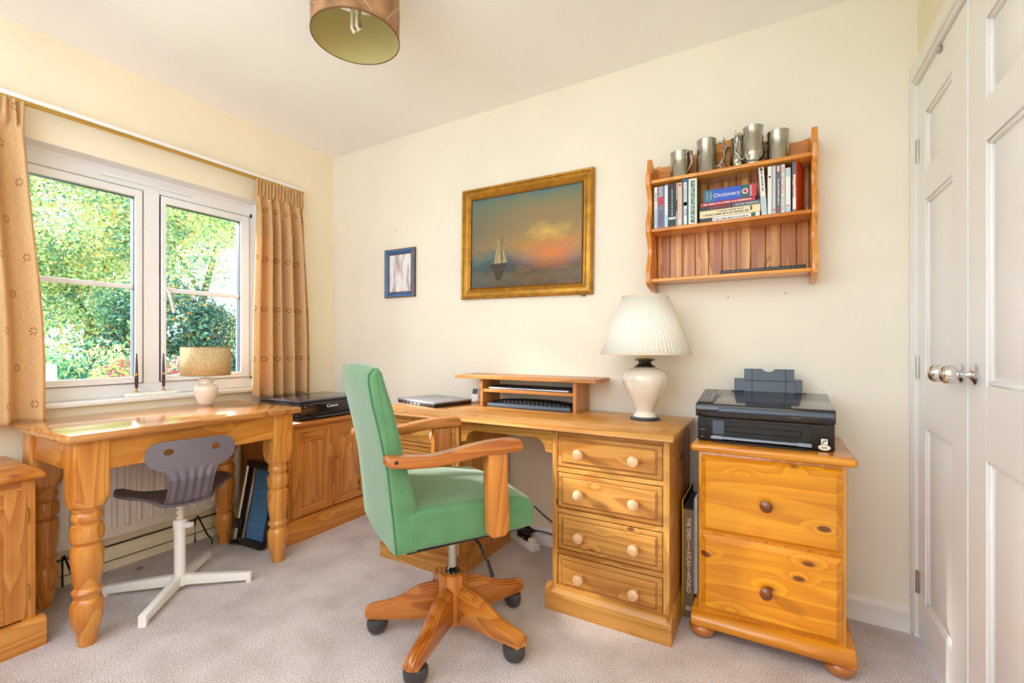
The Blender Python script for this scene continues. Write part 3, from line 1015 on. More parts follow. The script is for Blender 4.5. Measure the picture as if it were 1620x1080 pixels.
# small drum lamp on the table
bl = thing('table_lamp', 'small lamp with a beige linen drum shade on the table under the window', 'lamp', (.165, -.925, .752))
MB().lathe([(.032, 0), (.035, .003), (.040, .016), (.052, .05), (.056, .075), (.054, .09), (.045, .103), (.034, .108), (.032, .112), (.035, .128), (.034, .134), (.012, .138)], 40).build('ceramic_base', M_CREAM, bl)
MB().lathe([(.006, .136), (.006, .2), (.012, .202), (.012, .22)], 14).build('lamp_holder', M_WHITE, bl)
MB().lathe([(.110, .152), (.110, .298)], 64, closed=False).build('lamp_shade', M_LINEN, bl, solid=.002)
M_RIM = mat('shade_rim', (120, 104, 74), .7)
MB().lathe([(.1115, .2955), (.1115, .299), (.1088, .299), (.1088, .2955)], 64, closed=False).build('shade_rim', M_RIM, bl)
MB().lathe([(.1115, .151), (.1115, .1535), (.1088, .1535), (.1088, .151)], 64, closed=False).build('shade_rim', M_RIM, bl)

# pen stand on the sill
pn = thing('pen_stand', 'white marble desk set with two dark pens on the window sill', 'pen stand', (-.045, -1.086, .803), R(90))
MB().box(-.110, .118, -.028, .028, 0, .018, .004, 2).build('base', mat('marble', (238, 238, 230), .2, noise=.04, nscale=30), pn)
for sx in (-.0585, .0585):
    MB().lathe([(.008, 0), (.007, .006), (.003, .012), (.005, .022)], 14, m=0, M=tr(sx, 0, .018)).build('socket', M_BRASS, pn)
    q = MB()
    q.lathe([(.003, 0), (.0072, .01), (.0078, .045), (.0074, .068)], 14, M=tr(sx, 0, .036))
    q.lathe([(.0076, .068), (.0076, .078)], 14, m=1, M=tr(sx, 0, .036))
    q.lathe([(.0066, .078), (.0055, .12), (.0028, .178)], 14, M=tr(sx, 0, .036))
    q.build('pen', [mat('maroon_pen', (66, 22, 34), .2, coat=.5), M_BRASS], pn)

# ------------------------------------------------------------------ filing cabinet
FL = (2.712, -.21, 0)
fc = thing('filing_cabinet', 'glossy pine two-drawer filing cabinet on bun feet', 'cabinet', FL)
x0, x1, yf, yb_ = 2.492, 2.932, -.405, -.03
MB(FL).box(x0, x1, yf, yb_, .06, .675, .004, 2).build('body', P_FILE['z'], fc)
MB(FL).box(x0 - .026, x1 + .028, yf - .030, yb_ + .01, .672, .702, .013, 4).build('top', P_FILE['x'], fc)
MB(FL).prism([(yf - .032, .048), (yf - .034, .062), (yf - .028, .076), (yf - .016, .084), (yf - .002, .094), (yb_, .094), (yb_, .048)], 'x', x0 - .024, x1 + .026, .008, 2).build('plinth_moulding', P_FILE['x'], fc)
for z0, z1, kz in ((.385, .660, .516), (.103, .376, .224)):
    b = MB(FL)
    b.box(x0 + .010, x1 - .010, yf - .006, yf + .01, z0, z1, .002)
    b.frus(x0 + .012, x1 - .012, z0 + .002, z1 - .002, yf - .005, yf - .018, .016)
    dr = b.build('drawer', P_FILEF, fc)
    k = MB(FL); 
    pf = [(.010, 0), (.009, .008), (.012, .012), (.0185, .017), (.0205, .023), (.0185, .031), (.010, .036), (.002, .0375)]
    k.lathe(pf, 32, M=tr(2.709, yf - .018, kz) @ rotx(R(90)))
    k.build('knob', M_KNOBD, dr)
for xx in (x0 + .012, x1 - .018):
    for yy in (yf + .012, yb_ - .045):
        MB(FL).lathe([(.024, 0), (.036, .006), (.044, .020), (.044, .032), (.036, .044), (.026, .05)], 32, M=tr(xx, yy, 0)).build('bun_foot', mat('bun_foot_wood', (176, 104, 46), .25, coat=.5, noise=.1, nscale=20), fc)

# inkjet printer on the cabinet (local frame)
EL = (2.693, -.215, .702)
ep = thing('printer', 'black flatbed printer with raised paper support on the filing cabinet', 'printer', EL)
x0, x1, yf = 2.478, 2.908, -.365
b = MB(EL)
b.prism([(yf + .006, .704), (yf, .712), (yf, .790), (-.09, .800), (-.075, .704)], 'x', x0 + .006, x1 - .002, .004, 2)
body = b.build('body', M_BLACK, ep)
b = MB(EL)
b.box(2.535, 2.838, yf - .0015, yf + .02, .716, .783, .002)
b.build('output_recess', M_DARK, ep)
b = MB(EL)
b.prism([(yf - .018, .704), (yf - .018, .710), (yf + .01, .716), (yf + .01, .704)], 'x', 2.548, 2.838)
b.build('output_slot', M_DARK, ep)
b = MB(EL)
b.box(2.530, 2.842, yf - .022, yf - .001, .717, .725, .003, 2)
b.box(2.535, 2.572, yf - .0235, yf - .01, .716, .728, .002); b.box(2.800, 2.840, yf - .0235, yf - .01, .716, .728, .002)
b.build('paper_tray', M_LGREYB, ep)
b = MB(EL)
b.box(2.575, 2.812, yf - .004, yf + .0, .742, .764, .002)
b.box(2.535, 2.575, yf - .003, yf + .0, .73, .782, .002, m=1)
b.build('roller_cover', [M_DARK, M_GREYB], ep)
b = MB(EL)
b.prism([(yf - .004, .794), (yf - .008, .800), (yf - .008, .835), (yf - .002, .842), (-.10, .872), (-.085, .868), (-.085, .80)], 'x', x0, x1, .003, 2)
b.build('scanner_unit', M_BLACKG, ep)
b = MB(EL)
b.prism([(yf - .009, .812), (yf - .014, .818), (yf - .013, .826), (yf - .008, .832)], 'x', 2.555, 2.905, .002)
b.build('lid_lip', M_GREYB, ep)
b = MB(EL)
Msl = Matrix.Rotation(math.atan2(.030, .262), 4, 'X')
for (u0, u1, v0, v1, mm_) in ((.004, .057, .012, .25, 0),):
    b.box(x0 + u0, x0 + u1, v0, v1, .0, .0022, .001, M=tr(0, yf, .8428) @ Msl)
b.build('control_panel', mat('panel_grey', (84, 80, 80), .25), ep)
b = MB(EL)
for i in range(3):
    for j in range(4):
        b.box(x0 + .012 + i * .015, x0 + .021 + i * .015, .05 + j * .035, .066 + j * .035, .002, .004, .001, M=tr(0, yf, .8428) @ Msl)
b.build('buttons', M_LGREYB, ep)
b = MB(EL)
b.box(x0 + .0605, x0 + .0625, .0, .25, .0, .0015, M=tr(0, yf, .8428) @ Msl)
b.build('seam', M_STEEL, ep)
b = MB(EL)
Mt = tr(0, -.098, .868) @ rotx(R(-12))
b.box(2.590, 2.828, -.003, .003, -.03, .055, .002, M=Mt)
b.box(2.578, 2.842, -.006, .006, -.03, .004, .002, M=Mt)
sup = b.build('paper_support', M_GREYB, ep)
b = MB(EL)
nt_ = [(2.626, .0), (2.802, .0), (2.802, .094), (2.735, .094)]
for k in range(1, 8):
    a_ = math.pi * k / 8
    nt_.append((2.714 + .021 * math.cos(a_), .094 - .012 * math.sin(a_)))
nt_ += [(2.693, .094), (2.626, .094)]
b.prism(nt_, 'y', -.008, -.003, M=Mt)
b.box(2.654, 2.656, -.0095, -.008, .002, .092, m=1, M=Mt); b.box(2.772, 2.774, -.0095, -.008, .002, .092, m=1, M=Mt)
b.box(2.626, 2.802, -.0095, -.008, .044, .0465, m=1, M=Mt)
b.build('extension', [M_GREYB, M_DARK], sup)
b = MB(EL)
b.box(2.868, 2.886, yf - .0012, yf, .727, .745, 0, m=0)
for q in ((2.871, 2.875, .730, .734), (2.879, 2.883, .738, .742), (2.872, 2.880, .736, .739)): b.box(q[0], q[1], yf - .0016, yf, q[2], q[3], m=1)
b.build('square_sticker', [M_PAPER, M_DARK], ep)
b = MB(EL)
b.lathe([(.017, 0), (.017, .001)], 28, M=tr(2.877, yf, .7165) @ rotx(R(90)) @ Matrix.Diagonal((1, .55, 1, 1)))
b.lathe([(.010, .001), (.010, .0014)], 20, m=1, M=tr(2.877, yf, .7165) @ rotx(R(90)) @ Matrix.Diagonal((1, .45, 1, 1)))
b.build('oval_sticker', [M_PAPER, M_STEEL], ep)
b = MB(EL)
for q in ((2.490, 2.497, .752, .775), (2.500, 2.508, .750, .782), (2.497, 2.503, .726, .740)): b.box(q[0], q[1], yf - .001, yf, q[2], q[3], .0003, m=0)
b.box(2.492, 2.512, yf - .001, yf, .744, .7455, m=1); b.box(2.495, 2.507, yf - .001, yf, .717, .7185, m=1)
b.build('card_slots', [M_DARK, M_LGREYB], ep)

# printer on the low cupboard
CL = (.30, -.39, .636)
cp = thing('printer', 'black all-in-one printer lettered in white on the low cupboard', 'printer', CL)
b = MB(CL)
b.box(.125, .470, -.600, -.165, .640, .664, .008, 2)
b.build('base', M_BLACK, cp)
b = MB(CL)
b.box(.105, .484, -.612, -.152, .664, .738, .010, 2)
b.text('Canon', .026, tr(.4842, -.395, .708) @ FACE_PX, m=1, ext=.0005, w=1.15)
b.build('body', [M_BLACKG, M_PAPER], cp)
MB(CL).box(.11, .480, -.608, -.156, .738, .752, .006, 2).build('scanner_lid', mat('lid_black', (60, 58, 70), .18, coat=.4), cp)
MB(CL).box(.47, .4855, -.54, -.20, .664, .676, .001).build('output_slot', M_DARK, cp)
MB(CL).box(.478, .488, -.50, -.24, .648, .655, .001).build('output_tray', M_GREYB, cp)
MB(CL).tube([(.484, -.575, .716), (.486, -.575, .716)], .004, 10).build('button', M_LGREYB, cp)
tag(MB((.46, -.67, .6365)).box(.40, .512, -.698, -.62, .6362, .6372, M=None).build('paper_sheet', M_PAPER), 'white paper sheet under the printer corner on the cupboard', 'paper')
bpy.data.objects['paper_sheet'].location = (.46, -.67, .6365)

# ------------------------------------------------------------------ books between desk and filing cabinet
def atlas():
    L_ = (2.444, -.20, 0)
    o = thing('book', 'thick brown-grey atlas standing on the floor between desk and filing cabinet', 'book', L_)
    yf_ = -.315
    xa, xb = 2.4255, 2.4640
    xc = (xa + xb) / 2
    b = MB(L_)
    M_T = mat('taupe_cover', (128, 106, 84), .45)
    b.box(xa, xa + .003, yf_, -.06, 0, .420, .0005); b.box(xb - .003, xb, yf_, -.06, 0, .420, .0005)
    b.box(xa, xb, yf_ - .003, yf_ + .001, 0, .420, .001)
    R90 = FACE_NY @ rotz(R(-90))
    for s_, sz, z, w_ in (('THE TIMES', .021, .345, .85), ('CONCISE', .009, .281, 1), ('ATLAS', .020, .230, 1), ('OF THE', .009, .184, 1), ('WORLD', .020, .134, 1)):
        b.text(s_, sz, tr(xc, yf_ - .0034, z) @ R90, m=1, w=w_)
    for z in (.03, .036, .042): b.box(xa + .008, xb - .008, yf_ - .0036, yf_ - .003, z, z + .0025, m=1)
    b.build('cover', [M_T, M_PAPER], o)
    MB(L_).box(xa + .0032, xb - .0032, yf_ + .002, -.064, .004, .416).build('pages', mat('dark_page_block', (70, 62, 60), .7), o)
    return o


atlas()
L_ = (2.4235, -.20, 0)
o = thing('magazine', 'thin yellow-edged magazine standing against the desk pedestal', 'magazine', L_)
MB(L_).box(2.4218, 2.4246, -.318, -.06, .0, .455).box(2.4246, 2.4250, -.316, -.06, 0, .450, m=1).build('cover', [mat('yellow_cover', (240, 205, 30), .4), M_DARK], o)
L_ = (2.471, -.20, .095)
o = thing('notebook', 'spiral-bound notebook standing against the filing cabinet', 'notebook', L_)
MB(L_).box(2.4655, 2.4665, -.315, -.08, .095, .47).box(2.4765, 2.4772, -.315, -.08, .095, .47).box(2.4666, 2.4764, -.31, -.08, .097, .468, m=1).build('cover', [mat('grey_card', (120, 130, 140), .5), M_PAPER], o)
b = MB(L_)
pts = []
for k in range(0, 48 * 10):
    a_ = 2 * math.pi * k / 10
    pts.append((2.4715 + .0072 * math.cos(a_), -.320 + .0072 * math.sin(a_), .10 + .365 * k / 480))
b.tube(pts, .0014, 5)
b.build('spiral_binding', mat('white_wire', (230, 238, 240), .3), o)

# ------------------------------------------------------------------ wall shelf
HL = (2.558, -.005, 1.30)
sh = thing('wall_shelf', 'scalloped pine wall shelf with three boards hung on the picture wall', 'shelf', HL, rot=(0, R(0), 0))


def side_profile():
    # (y, z) front edge scallops, from bottom to top
    pts = [(-.004, 1.302), (-.05, 1.302), (-.135, 1.318), (-.155, 1.330), (-.158, 1.342), (-.158, 1.395), (-.150, 1.408), (-.140, 1.42)]
    for k in range(0, 9):
        t_ = k / 8
        pts.append((-.138 + .018 * math.sin(math.pi * t_), 1.425 + .10 * t_))
    pts += [(-.142, 1.535), (-.155, 1.548), (-.158, 1.556), (-.158, 1.605), (-.150, 1.618), (-.140, 1.63)]
    for k in range(0, 9):
        t_ = k / 8
        pts.append((-.138 + .018 * math.sin(math.pi * t_), 1.635 + .10 * t_))
    pts += [(-.142, 1.745), (-.155, 1.758), (-.158, 1.766), (-.158, 1.812), (-.150, 1.824), (-.138, 1.834), (-.134, 1.85), (-.132, 1.872), (-.126, 1.884), (-.116, 1.886)]
    for k in range(1, 9):
        t_ = k / 8
        pts.append((-.116 + .10 * t_, 1.886 - .020 * math.sin(math.pi * t_) - .004 * t_))
    pts += [(-.004, 1.882)]
    return pts


for xa in (2.242, 2.856):
    MB(HL).prism(side_profile(), 'x', xa, xa + .020, .003, 2).build('side_panel', P_SHELF['z'], sh, ang=30)
for z, d_ in ((1.350, .148), (1.570, .148), (1.784, .148)):
    MB(HL).box(2.262, 2.856, -d_, -.010, z - .015, z, .003, 2).build('shelf_board', P_SHELF['x'], sh)
b = MB(HL)
xx = 2.262
while xx < 2.85:
    x2 = min(xx + .055, 2.856)
    b.box(xx + .0008, x2 - .0008, -.012, -.004, 1.337, 1.786, .0022)
    xx += .055
b.build('back_boards', P_BACK, sh)
cr = [(2.262, 1.780)]
for k in range(0, 49):
    t_ = k / 48
    u = abs(2 * t_ - 1)
    z = 1.882 + .066 * (.5 + .5 * math.cos(math.pi * min(1, u / .88))) + (.010 * ((u - .88) / .12) ** 2 if u > .88 else 0)
    cr.append((2.262 + .594 * t_, z))
cr.append((2.856, 1.780))
MB(HL).prism(cr, 'y', -.014, -.004, .002).build('crest_rail', P_SHELF['x'], sh, ang=25)


# tankards
def tankard(label, x, y, r_, h_, side, belly=False, ang=0):
    # ang turns the handle
    L_ = (x, y, 1.784)
    o = thing('tankard', label, 'tankard', L_, R(ang), group='pewter tankards on the shelf top')
    b = MB()
    if belly:
        prof = [(r_ * .95, 0), (r_ * .97, .006), (r_ * .78, .014), (r_ * .76, .02), (r_ * 1.0, .034), (r_ * 1.06, .05), (r_ * .99, .075), (r_ * .93, h_ * .8), (r_ * .97, h_ - .008), (r_ * 1.04, h_)]
    else:
        prof = [(r_ * 1.07, 0), (r_ * 1.08, .005), (r_ * 1.02, .010), (r_ * .99, h_ * .5), (r_ * .95, h_ - .008), (r_ * 1.0, h_ - .004), (r_ * 1.0, h_)]
    inner = [(q[0] - .003, q[1]) for q in reversed(prof[-4:])] + [(r_ * .85, .02 if not belly else .04), (.001, .02 if not belly else .04)]
    b.lathe(prof + inner, 40, closed=False)
    b.lathe([(.0, 0.0005), (r_ * .94, .0005)], 40, closed=False)
    b.build('body', M_PEWTER, o, ang=40)
    s = side
    b = MB()
    b.tube([(s * r_ * .92, 0, h_ * .86), (s * (r_ + .012), 0, h_ * .90), (s * (r_ + .026), 0, h_ * .84), (s * (r_ + .031), 0, h_ * .65), (s * (r_ + .026), 0, h_ * .42), (s * (r_ + .012), 0, h_ * .24), (s * r_ * .96, 0, h_ * .20)],
           [.005, .0055, .0055, .005, .0045, .0045, .004], 10)
    if h_ > .13:
        b.tube([(s * (r_ + .022), 0, h_ * .86), (s * (r_ + .030), 0, h_ * .95), (s * (r_ + .026), 0, h_ * 1.0)], [.005, .004, .002], 8)
        b.tube([(s * (r_ + .010), 0, h_ * .24), (s * (r_ + .020), 0, h_ * .14), (s * (r_ + .012), 0, h_ * .10)], [.004, .004, .002], 8)
    b.build('handle', M_PEWTER, o)


tankard('smallest pewter tankard, leftmost on top of the wall shelf', 2.374, -.080, .0420, .120, 1, False, -40)
tankard('tall plain pewter tankard, second from the left, handle to the right', 2.482, -.085, .040, .148, 1)
tankard('bellied pewter tankard standing half hidden behind the tallest one', 2.604, -.047, .034, .142, -1, True, -25)
tankard('tall footed pewter tankard in front, third along the shelf top', 2.659, -.104, .0375, .153, -1, True, 12)
tankard('squat engraved pewter tankard, rightmost on the shelf top', 2.747, -.088, .0395, .122, -1, False, -50)

# books on the middle board
ZB = 1.570


def spine_lines(b, x, yf_, z0, z1, w_, m, n=1, dash=.006, rnd=None):
    """rows of tiny illegible print running along a spine"""
    rnd = rnd or random.Random(int(x * 1e4))
    for k in range(n):
        xc = x + (k - (n - 1) / 2) * w_ * 1.7
        z = z1
        while z > z0:
            l_ = rnd.uniform(.35, 1.0) * dash
            b.box(xc - w_ * .5 * rnd.uniform(.6, 1), xc + w_ * .5, yf_ - .0005, yf_, z - l_, z, m=m)
            z -= l_ + dash * rnd.choice((.3, .3, .9))


def cmat(name, c, r_=.35): return mat(name, c, r_)


C_W = cmat('spine_white', (232, 234, 232)); C_K = cmat('spine_black', (36, 36, 40)); C_R = cmat('spine_red', (200, 44, 54))
C_LB = cmat('spine_pale_blue', (176, 206, 226)); C_PU = cmat('spine_lilac', (130, 122, 152)); C_PK = cmat('spine_peach', (238, 196, 172))
C_TE = cmat('spine_teal', (36, 110, 150)); C_GR = cmat('spine_green', (34, 96, 66)); C_GY = cmat('spine_grey', (96, 100, 112))
C_CR = cmat('spine_cream', (236, 218, 172)); C_BL = cmat('spine_blue', (40, 88, 200)); C_LG = cmat('spine_light_grey', (198, 204, 212)); C_OR = cmat('cover_orange', (206, 84, 36))


def upright(label, x0, x1, h_, base, marks, depth=.115, yf_=-.135, group='upright books at the left of the middle shelf', tilt=0, name='book', cat='book', pages=True, side=None, rz=0):
    L_ = ((x0 + x1) / 2, yf_, ZB)
    o = thing(name, label, cat, L_, group=group, rot=(0, tilt, rz))
    w_ = (x1 - x0) / 2 - .0006
    b = MB()
    b.box(-w_, -w_ + .0015, 0, depth, 0, h_); b.box(w_ - .0015, w_, 0, depth, 0, h_, m=(1 if side else 0))
    b.box(-w_, w_, 0, .003, 0, h_, .0012)
    mats = [base] + ([side] if side else [])
    for i, (kind, *a_) in enumerate(marks):
        mt = a_[0]
        if mt not in mats: mats.append(mt)
        mi = mats.index(mt)
        if kind == 'band':       # material, z0, z1 fractions, x fraction
            b.box(-w_ * a_[3], w_ * a_[3], -.0004, .001, h_ * a_[1], h_ * a_[2], m=mi)
        elif kind == 'print':    # material, z0, z1, rows, size
            spine_lines(b, a_[5] if len(a_) > 5 else 0, 0, h_ * a_[1], h_ * a_[2], a_[4], mi, a_[3], rnd=random.Random(i + int(x0 * 1e4)))
        elif kind == 'text':     # material, zc, size, string
            b.text(a_[3], a_[2], tr(0, -.0003, h_ * a_[1]) @ FACE_NY @ rotz(R(-90)), m=mi, ext=.0003)
        elif kind == 'dot':
            b.lathe([(w_ * .6, 0), (w_ * .6, .0006)], 16, m=mi, M=tr(0, 0, h_ * a_[1]) @ rotx(R(90)))
    b.build('cover', mats, o)
    MB().box(-w_ + .0016, w_ - .0016, .003, depth - .003, .003, h_ - .003).build('pages', M_PAPER if pages else C_GY, o)
    return o


upright('slim white paperback, leftmost on the middle board', 2.2735, 2.2885, .184, C_W, [('band', C_LB, .0, .45, .95), ('print', C_K, .66, .86, 2, .003), ('print', C_PU, .1, .6, 1, .003)])
upright('lilac-grey book with a red block, second from the left', 2.289, 2.3165, .186, C_PU, [('band', C_R, .54, .74, .72), ('print', C_W, .76, .96, 2, .005), ('print', C_K, .05, .42, 2, .005)])
upright('pale blue book, third from the left on the shelf', 2.317, 2.3335, .187, C_LB, [('band', C_W, .3, .96, .55)])
upright('thick black book with a silver band', 2.334, 2.3655, .190, C_K, [('band', C_LG, .17, .225, 1.0), ('print', C_R, .85, .97, 1, .003), ('print', C_W, .28, .84, 1, .003), ('band', C_LB, .4, .98, .0)])
upright('very thin blue and green booklet between the black and peach books', 2.366, 2.3715, .188, C_LB, [('band', C_GR, .35, .6, .9)])
upright('peach spined book with a white roundel', 2.372, 2.3915, .187, C_PK, [('dot', C_W, .1), ('dot', C_R, .94), ('print', C_R, .2, .85, 1, .002)])
upright('teal and white book with a green square, tallest of the upright ones', 2.392, 2.416, .199, C_TE, [('band', C_W, .02, .92, .5), ('band', C_GR, .42, .5, .9), ('text', C_K, .27, .015, 'RISK'), ('print', C_TE, .55, .88, 1, .004)])
upright('white book with a green lettered panel, beside the dictionary stack', 2.4165, 2.452, .195, C_W, [('band', C_GR, .04, .95, .5), ('print', C_W, .1, .92, 2, .0045)], side=C_GR)


def lying(label, x0, x1, z0, z1, base, marks, depth=.12, yf_=-.134, rz=0):
    L_ = ((x0 + x1) / 2, yf_, z0)
    o = thing('book', label, 'book', L_, group='books lying flat in the middle of the shelf', rz=rz)
    w_ = (x1 - x0) / 2; h_ = z1 - z0 - .0006
    b = MB()
    b.box(-w_, w_, 0, depth, 0, .0015); b.box(-w_, w_, 0, depth, h_ - .0015, h_); b.box(-w_, w_, 0, .003, 0, h_, .001)
    mats = [base]
    for mk in marks:
        mt = mk[1]
        if mt not in mats: mats.append(mt)
        mi = mats.index(mt)
        if mk[0] == 'band': b.box(-w_ + 2 * w_ * mk[2], -w_ + 2 * w_ * mk[3], -.0004 - .0001 * mi, .001, h_ * mk[4], h_ * mk[5], m=mi)
        elif mk[0] == 'text': b.text(mk[2], mk[3], tr(-w_ + 2 * w_ * mk[4], -.0009, h_ * mk[5]) @ FACE_NY @ (rotz(R(mk[6])) if len(mk) > 6 else Matrix.Identity(4)), m=mi, ext=.0004)
        elif mk[0] == 'print':
            rnd = random.Random(int(x0 * 1e4) + mi)
            x = -w_ + 2 * w_ * mk[2]
            while x < -w_ + 2 * w_ * mk[3]:
                l_ = rnd.uniform(.002, .006)
                b.box(x, x + l_, -.0009, 0, h_ * mk[4], h_ * mk[5], m=mi)
                x += l_ + rnd.choice((.0015, .0015, .005))
        elif mk[0] == 'dot': b.lathe([(mk[4], 0), (mk[4], .0008 + .0002 * mi)], 20, m=mi, M=tr(-w_ + 2 * w_ * mk[2], 0, h_ * mk[3]) @ rotx(R(90)))
    b.build('cover', mats, o)
    MB().box(-w_ + .003, w_ - .003, .003, depth - .002, .0016, h_ - .0016).build('pages', M_PAPER, o)
    return o


lying('white book at the bottom of the stack lying flat', 2.462, 2.684, ZB, ZB + .020, C_W, [('print', C_GY, .25, .8, .3, .6), ('band', C_K, .0, .22, .1, .9), ('band', C_GR, .86, .93, .1, .9)])
lying('cream book lying flat, second from the bottom of the stack', 2.461, 2.686, ZB + .020, ZB + .050, C_CR, [('print', C_GY, .3, .72, .62, .8), ('print', C_GY, .06, .8, .22, .45), ('band', C_GR, .84, .87, .3, .9)])
lying('dark grey book with red print lying flat in the stack', 2.462, 2.688, ZB + .050, ZB + .068, C_GY, [('band', C_K, 0, .55, 0, 1), ('text', C_R, 'QUESTIONS', .015, .34, .5), ('print', C_LG, .6, .95, .35, .6)])
lying('thin red book lying flat directly under the dictionary', 2.464, 2.669, ZB + .068, ZB + .082, C_R, [('print', C_W, .06, .92, .3, .65)])
lying('thick blue dictionary lying on top of the flat stack', 2.480, 2.672, ZB + .082, ZB + .135, C_BL,
      [('band', C_LB, 0, .0, 0, 1), ('band', C_TE, 0, .18, .02, .98), ('text', C_W, 'Dictionary', .023, .44, .48), ('text', C_LB, 'Oxford', .011, .06, .5, 90), ('text', C_LB, 'English', .011, .125, .5, 90),
       ('band', C_GR, .72, .86, .02, .98), ('band', C_R, .88, 1.0, .02, .98), ('dot', C_W, .79, .5, .011), ('dot', C_R, .79, .5, .0075), ('text', C_W, 'OXFORD', .010, .90, .5, 90)])

G2 = 'upright discs and books at the right of the middle shelf'
upright('white case with black spine lettering, beside the dictionary', 2.690, 2.7095, .192, C_W, [('print', C_K, .5, .93, 1, .006), ('dot', C_K, .96), ('band', C_LB, .03, .4, .7)], group=G2, name='disc_case', cat='case', tilt=R(-3.5))
upright('plain white case with faint pink print, second of the right group', 2.7105, 2.7255, .190, C_W, [('print', C_PK, .3, .75, 1, .003), ('dot', C_K, .78)], group=G2, name='disc_case', cat='case')
upright('pale grey case with a small roundel near its foot', 2.726, 2.739, .190, C_LG, [('dot', C_R, .09), ('print', C_W, .2, .9, 1, .002)], group=G2, name='disc_case', cat='case')
upright('dark grey case with a pink patch and a red roundel', 2.7395, 2.7555, .191, C_GY, [('band', C_PK, .86, .97, .6), ('dot', C_R, .1), ('print', C_W, .2, .7, 1, .004)], group=G2, name='disc_case', cat='case')
upright('white case with red print down the spine', 2.756, 2.7695, .189, C_W, [('print', C_R, .4, .95, 2, .0025), ('print', C_GY, .05, .35, 1, .003)], group=G2, name='disc_case', cat='case')
upright('shorter pale blue book near the right side of the shelf', 2.7705, 2.7885, .173, C_W, [('band', C_LB, .8, .97, .8), ('band', C_PU, .14, .17, .6), ('band', C_LB, .0, .12, .8)], group=G2)
upright('rightmost upright book, grey spine with red lettering and orange side', 2.7925, 2.808, .193, C_GY, [('band', C_W, .05, .75, .7), ('print', C_R, .3, .75, 2, .004)], group=G2, side=C_OR, rz=R(-17), depth=.105)

tag(MB((2.69, -.09, 1.35)).box(2.540, 2.838, -.140, -.04, 1.350, 1.364, .003, 2).box(2.545, 2.833, -.1408, -.139, 1.3555, 1.3585, m=1).build('flat_tray', [M_BLACK, M_GREYB]), 'flat black tray lying on the bottom board of the wall shelf', 'tray')
bpy.data.objects['flat_tray'].location = (2.69, -.09, 1.35)

# ------------------------------------------------------------------ pictures
def picture(name, label, xc, zc, w_, h_, rot, fw, mats, canvas, lip=.02):
    o = thing(name, label, 'picture', (xc, -.002, zc), rot=(0, rot, 0))
    b = MB()
    pr_ = [(0, 0), (0, -lip), (.006, -lip - .006), (.012, -lip - .004), (.016, -lip + .002), (fw * .55, -lip - .001), (fw * .72, -lip + .006), (fw * .82, -lip + .004), (fw * .9, -lip + .009), (fw, -lip + .012), (fw, 0)]
    b2 = bmesh.new()
    n = len(pr_)
    rings = []
    for (sx, sz) in ((-1, -1), (1, -1), (1, 1), (-1, 1)):
        rings.append([b2.verts.new((sx * (w_ / 2 - i_), y_, sz * (h_ / 2 - i_))) for i_, y_ in pr_])
    for k in range(4):
        A, B = rings[k], rings[(k + 1) % 4]
        for i in range(n - 1):
            f_ = b2.faces.new((A[i], B[i], B[i + 1], A[i + 1]))
    bmesh.ops.recalc_face_normals(b2, faces=b2.faces)
    b._merge(b2, 0)
    b.build('frame', mats, o, ang=25)
    MB().box(-w_ / 2 + fw - .002, w_ / 2 - fw + .002, -.006, -.002, -h_ / 2 + fw - .002, h_ / 2 - fw + .002).build('canvas', canvas, o)
    return o


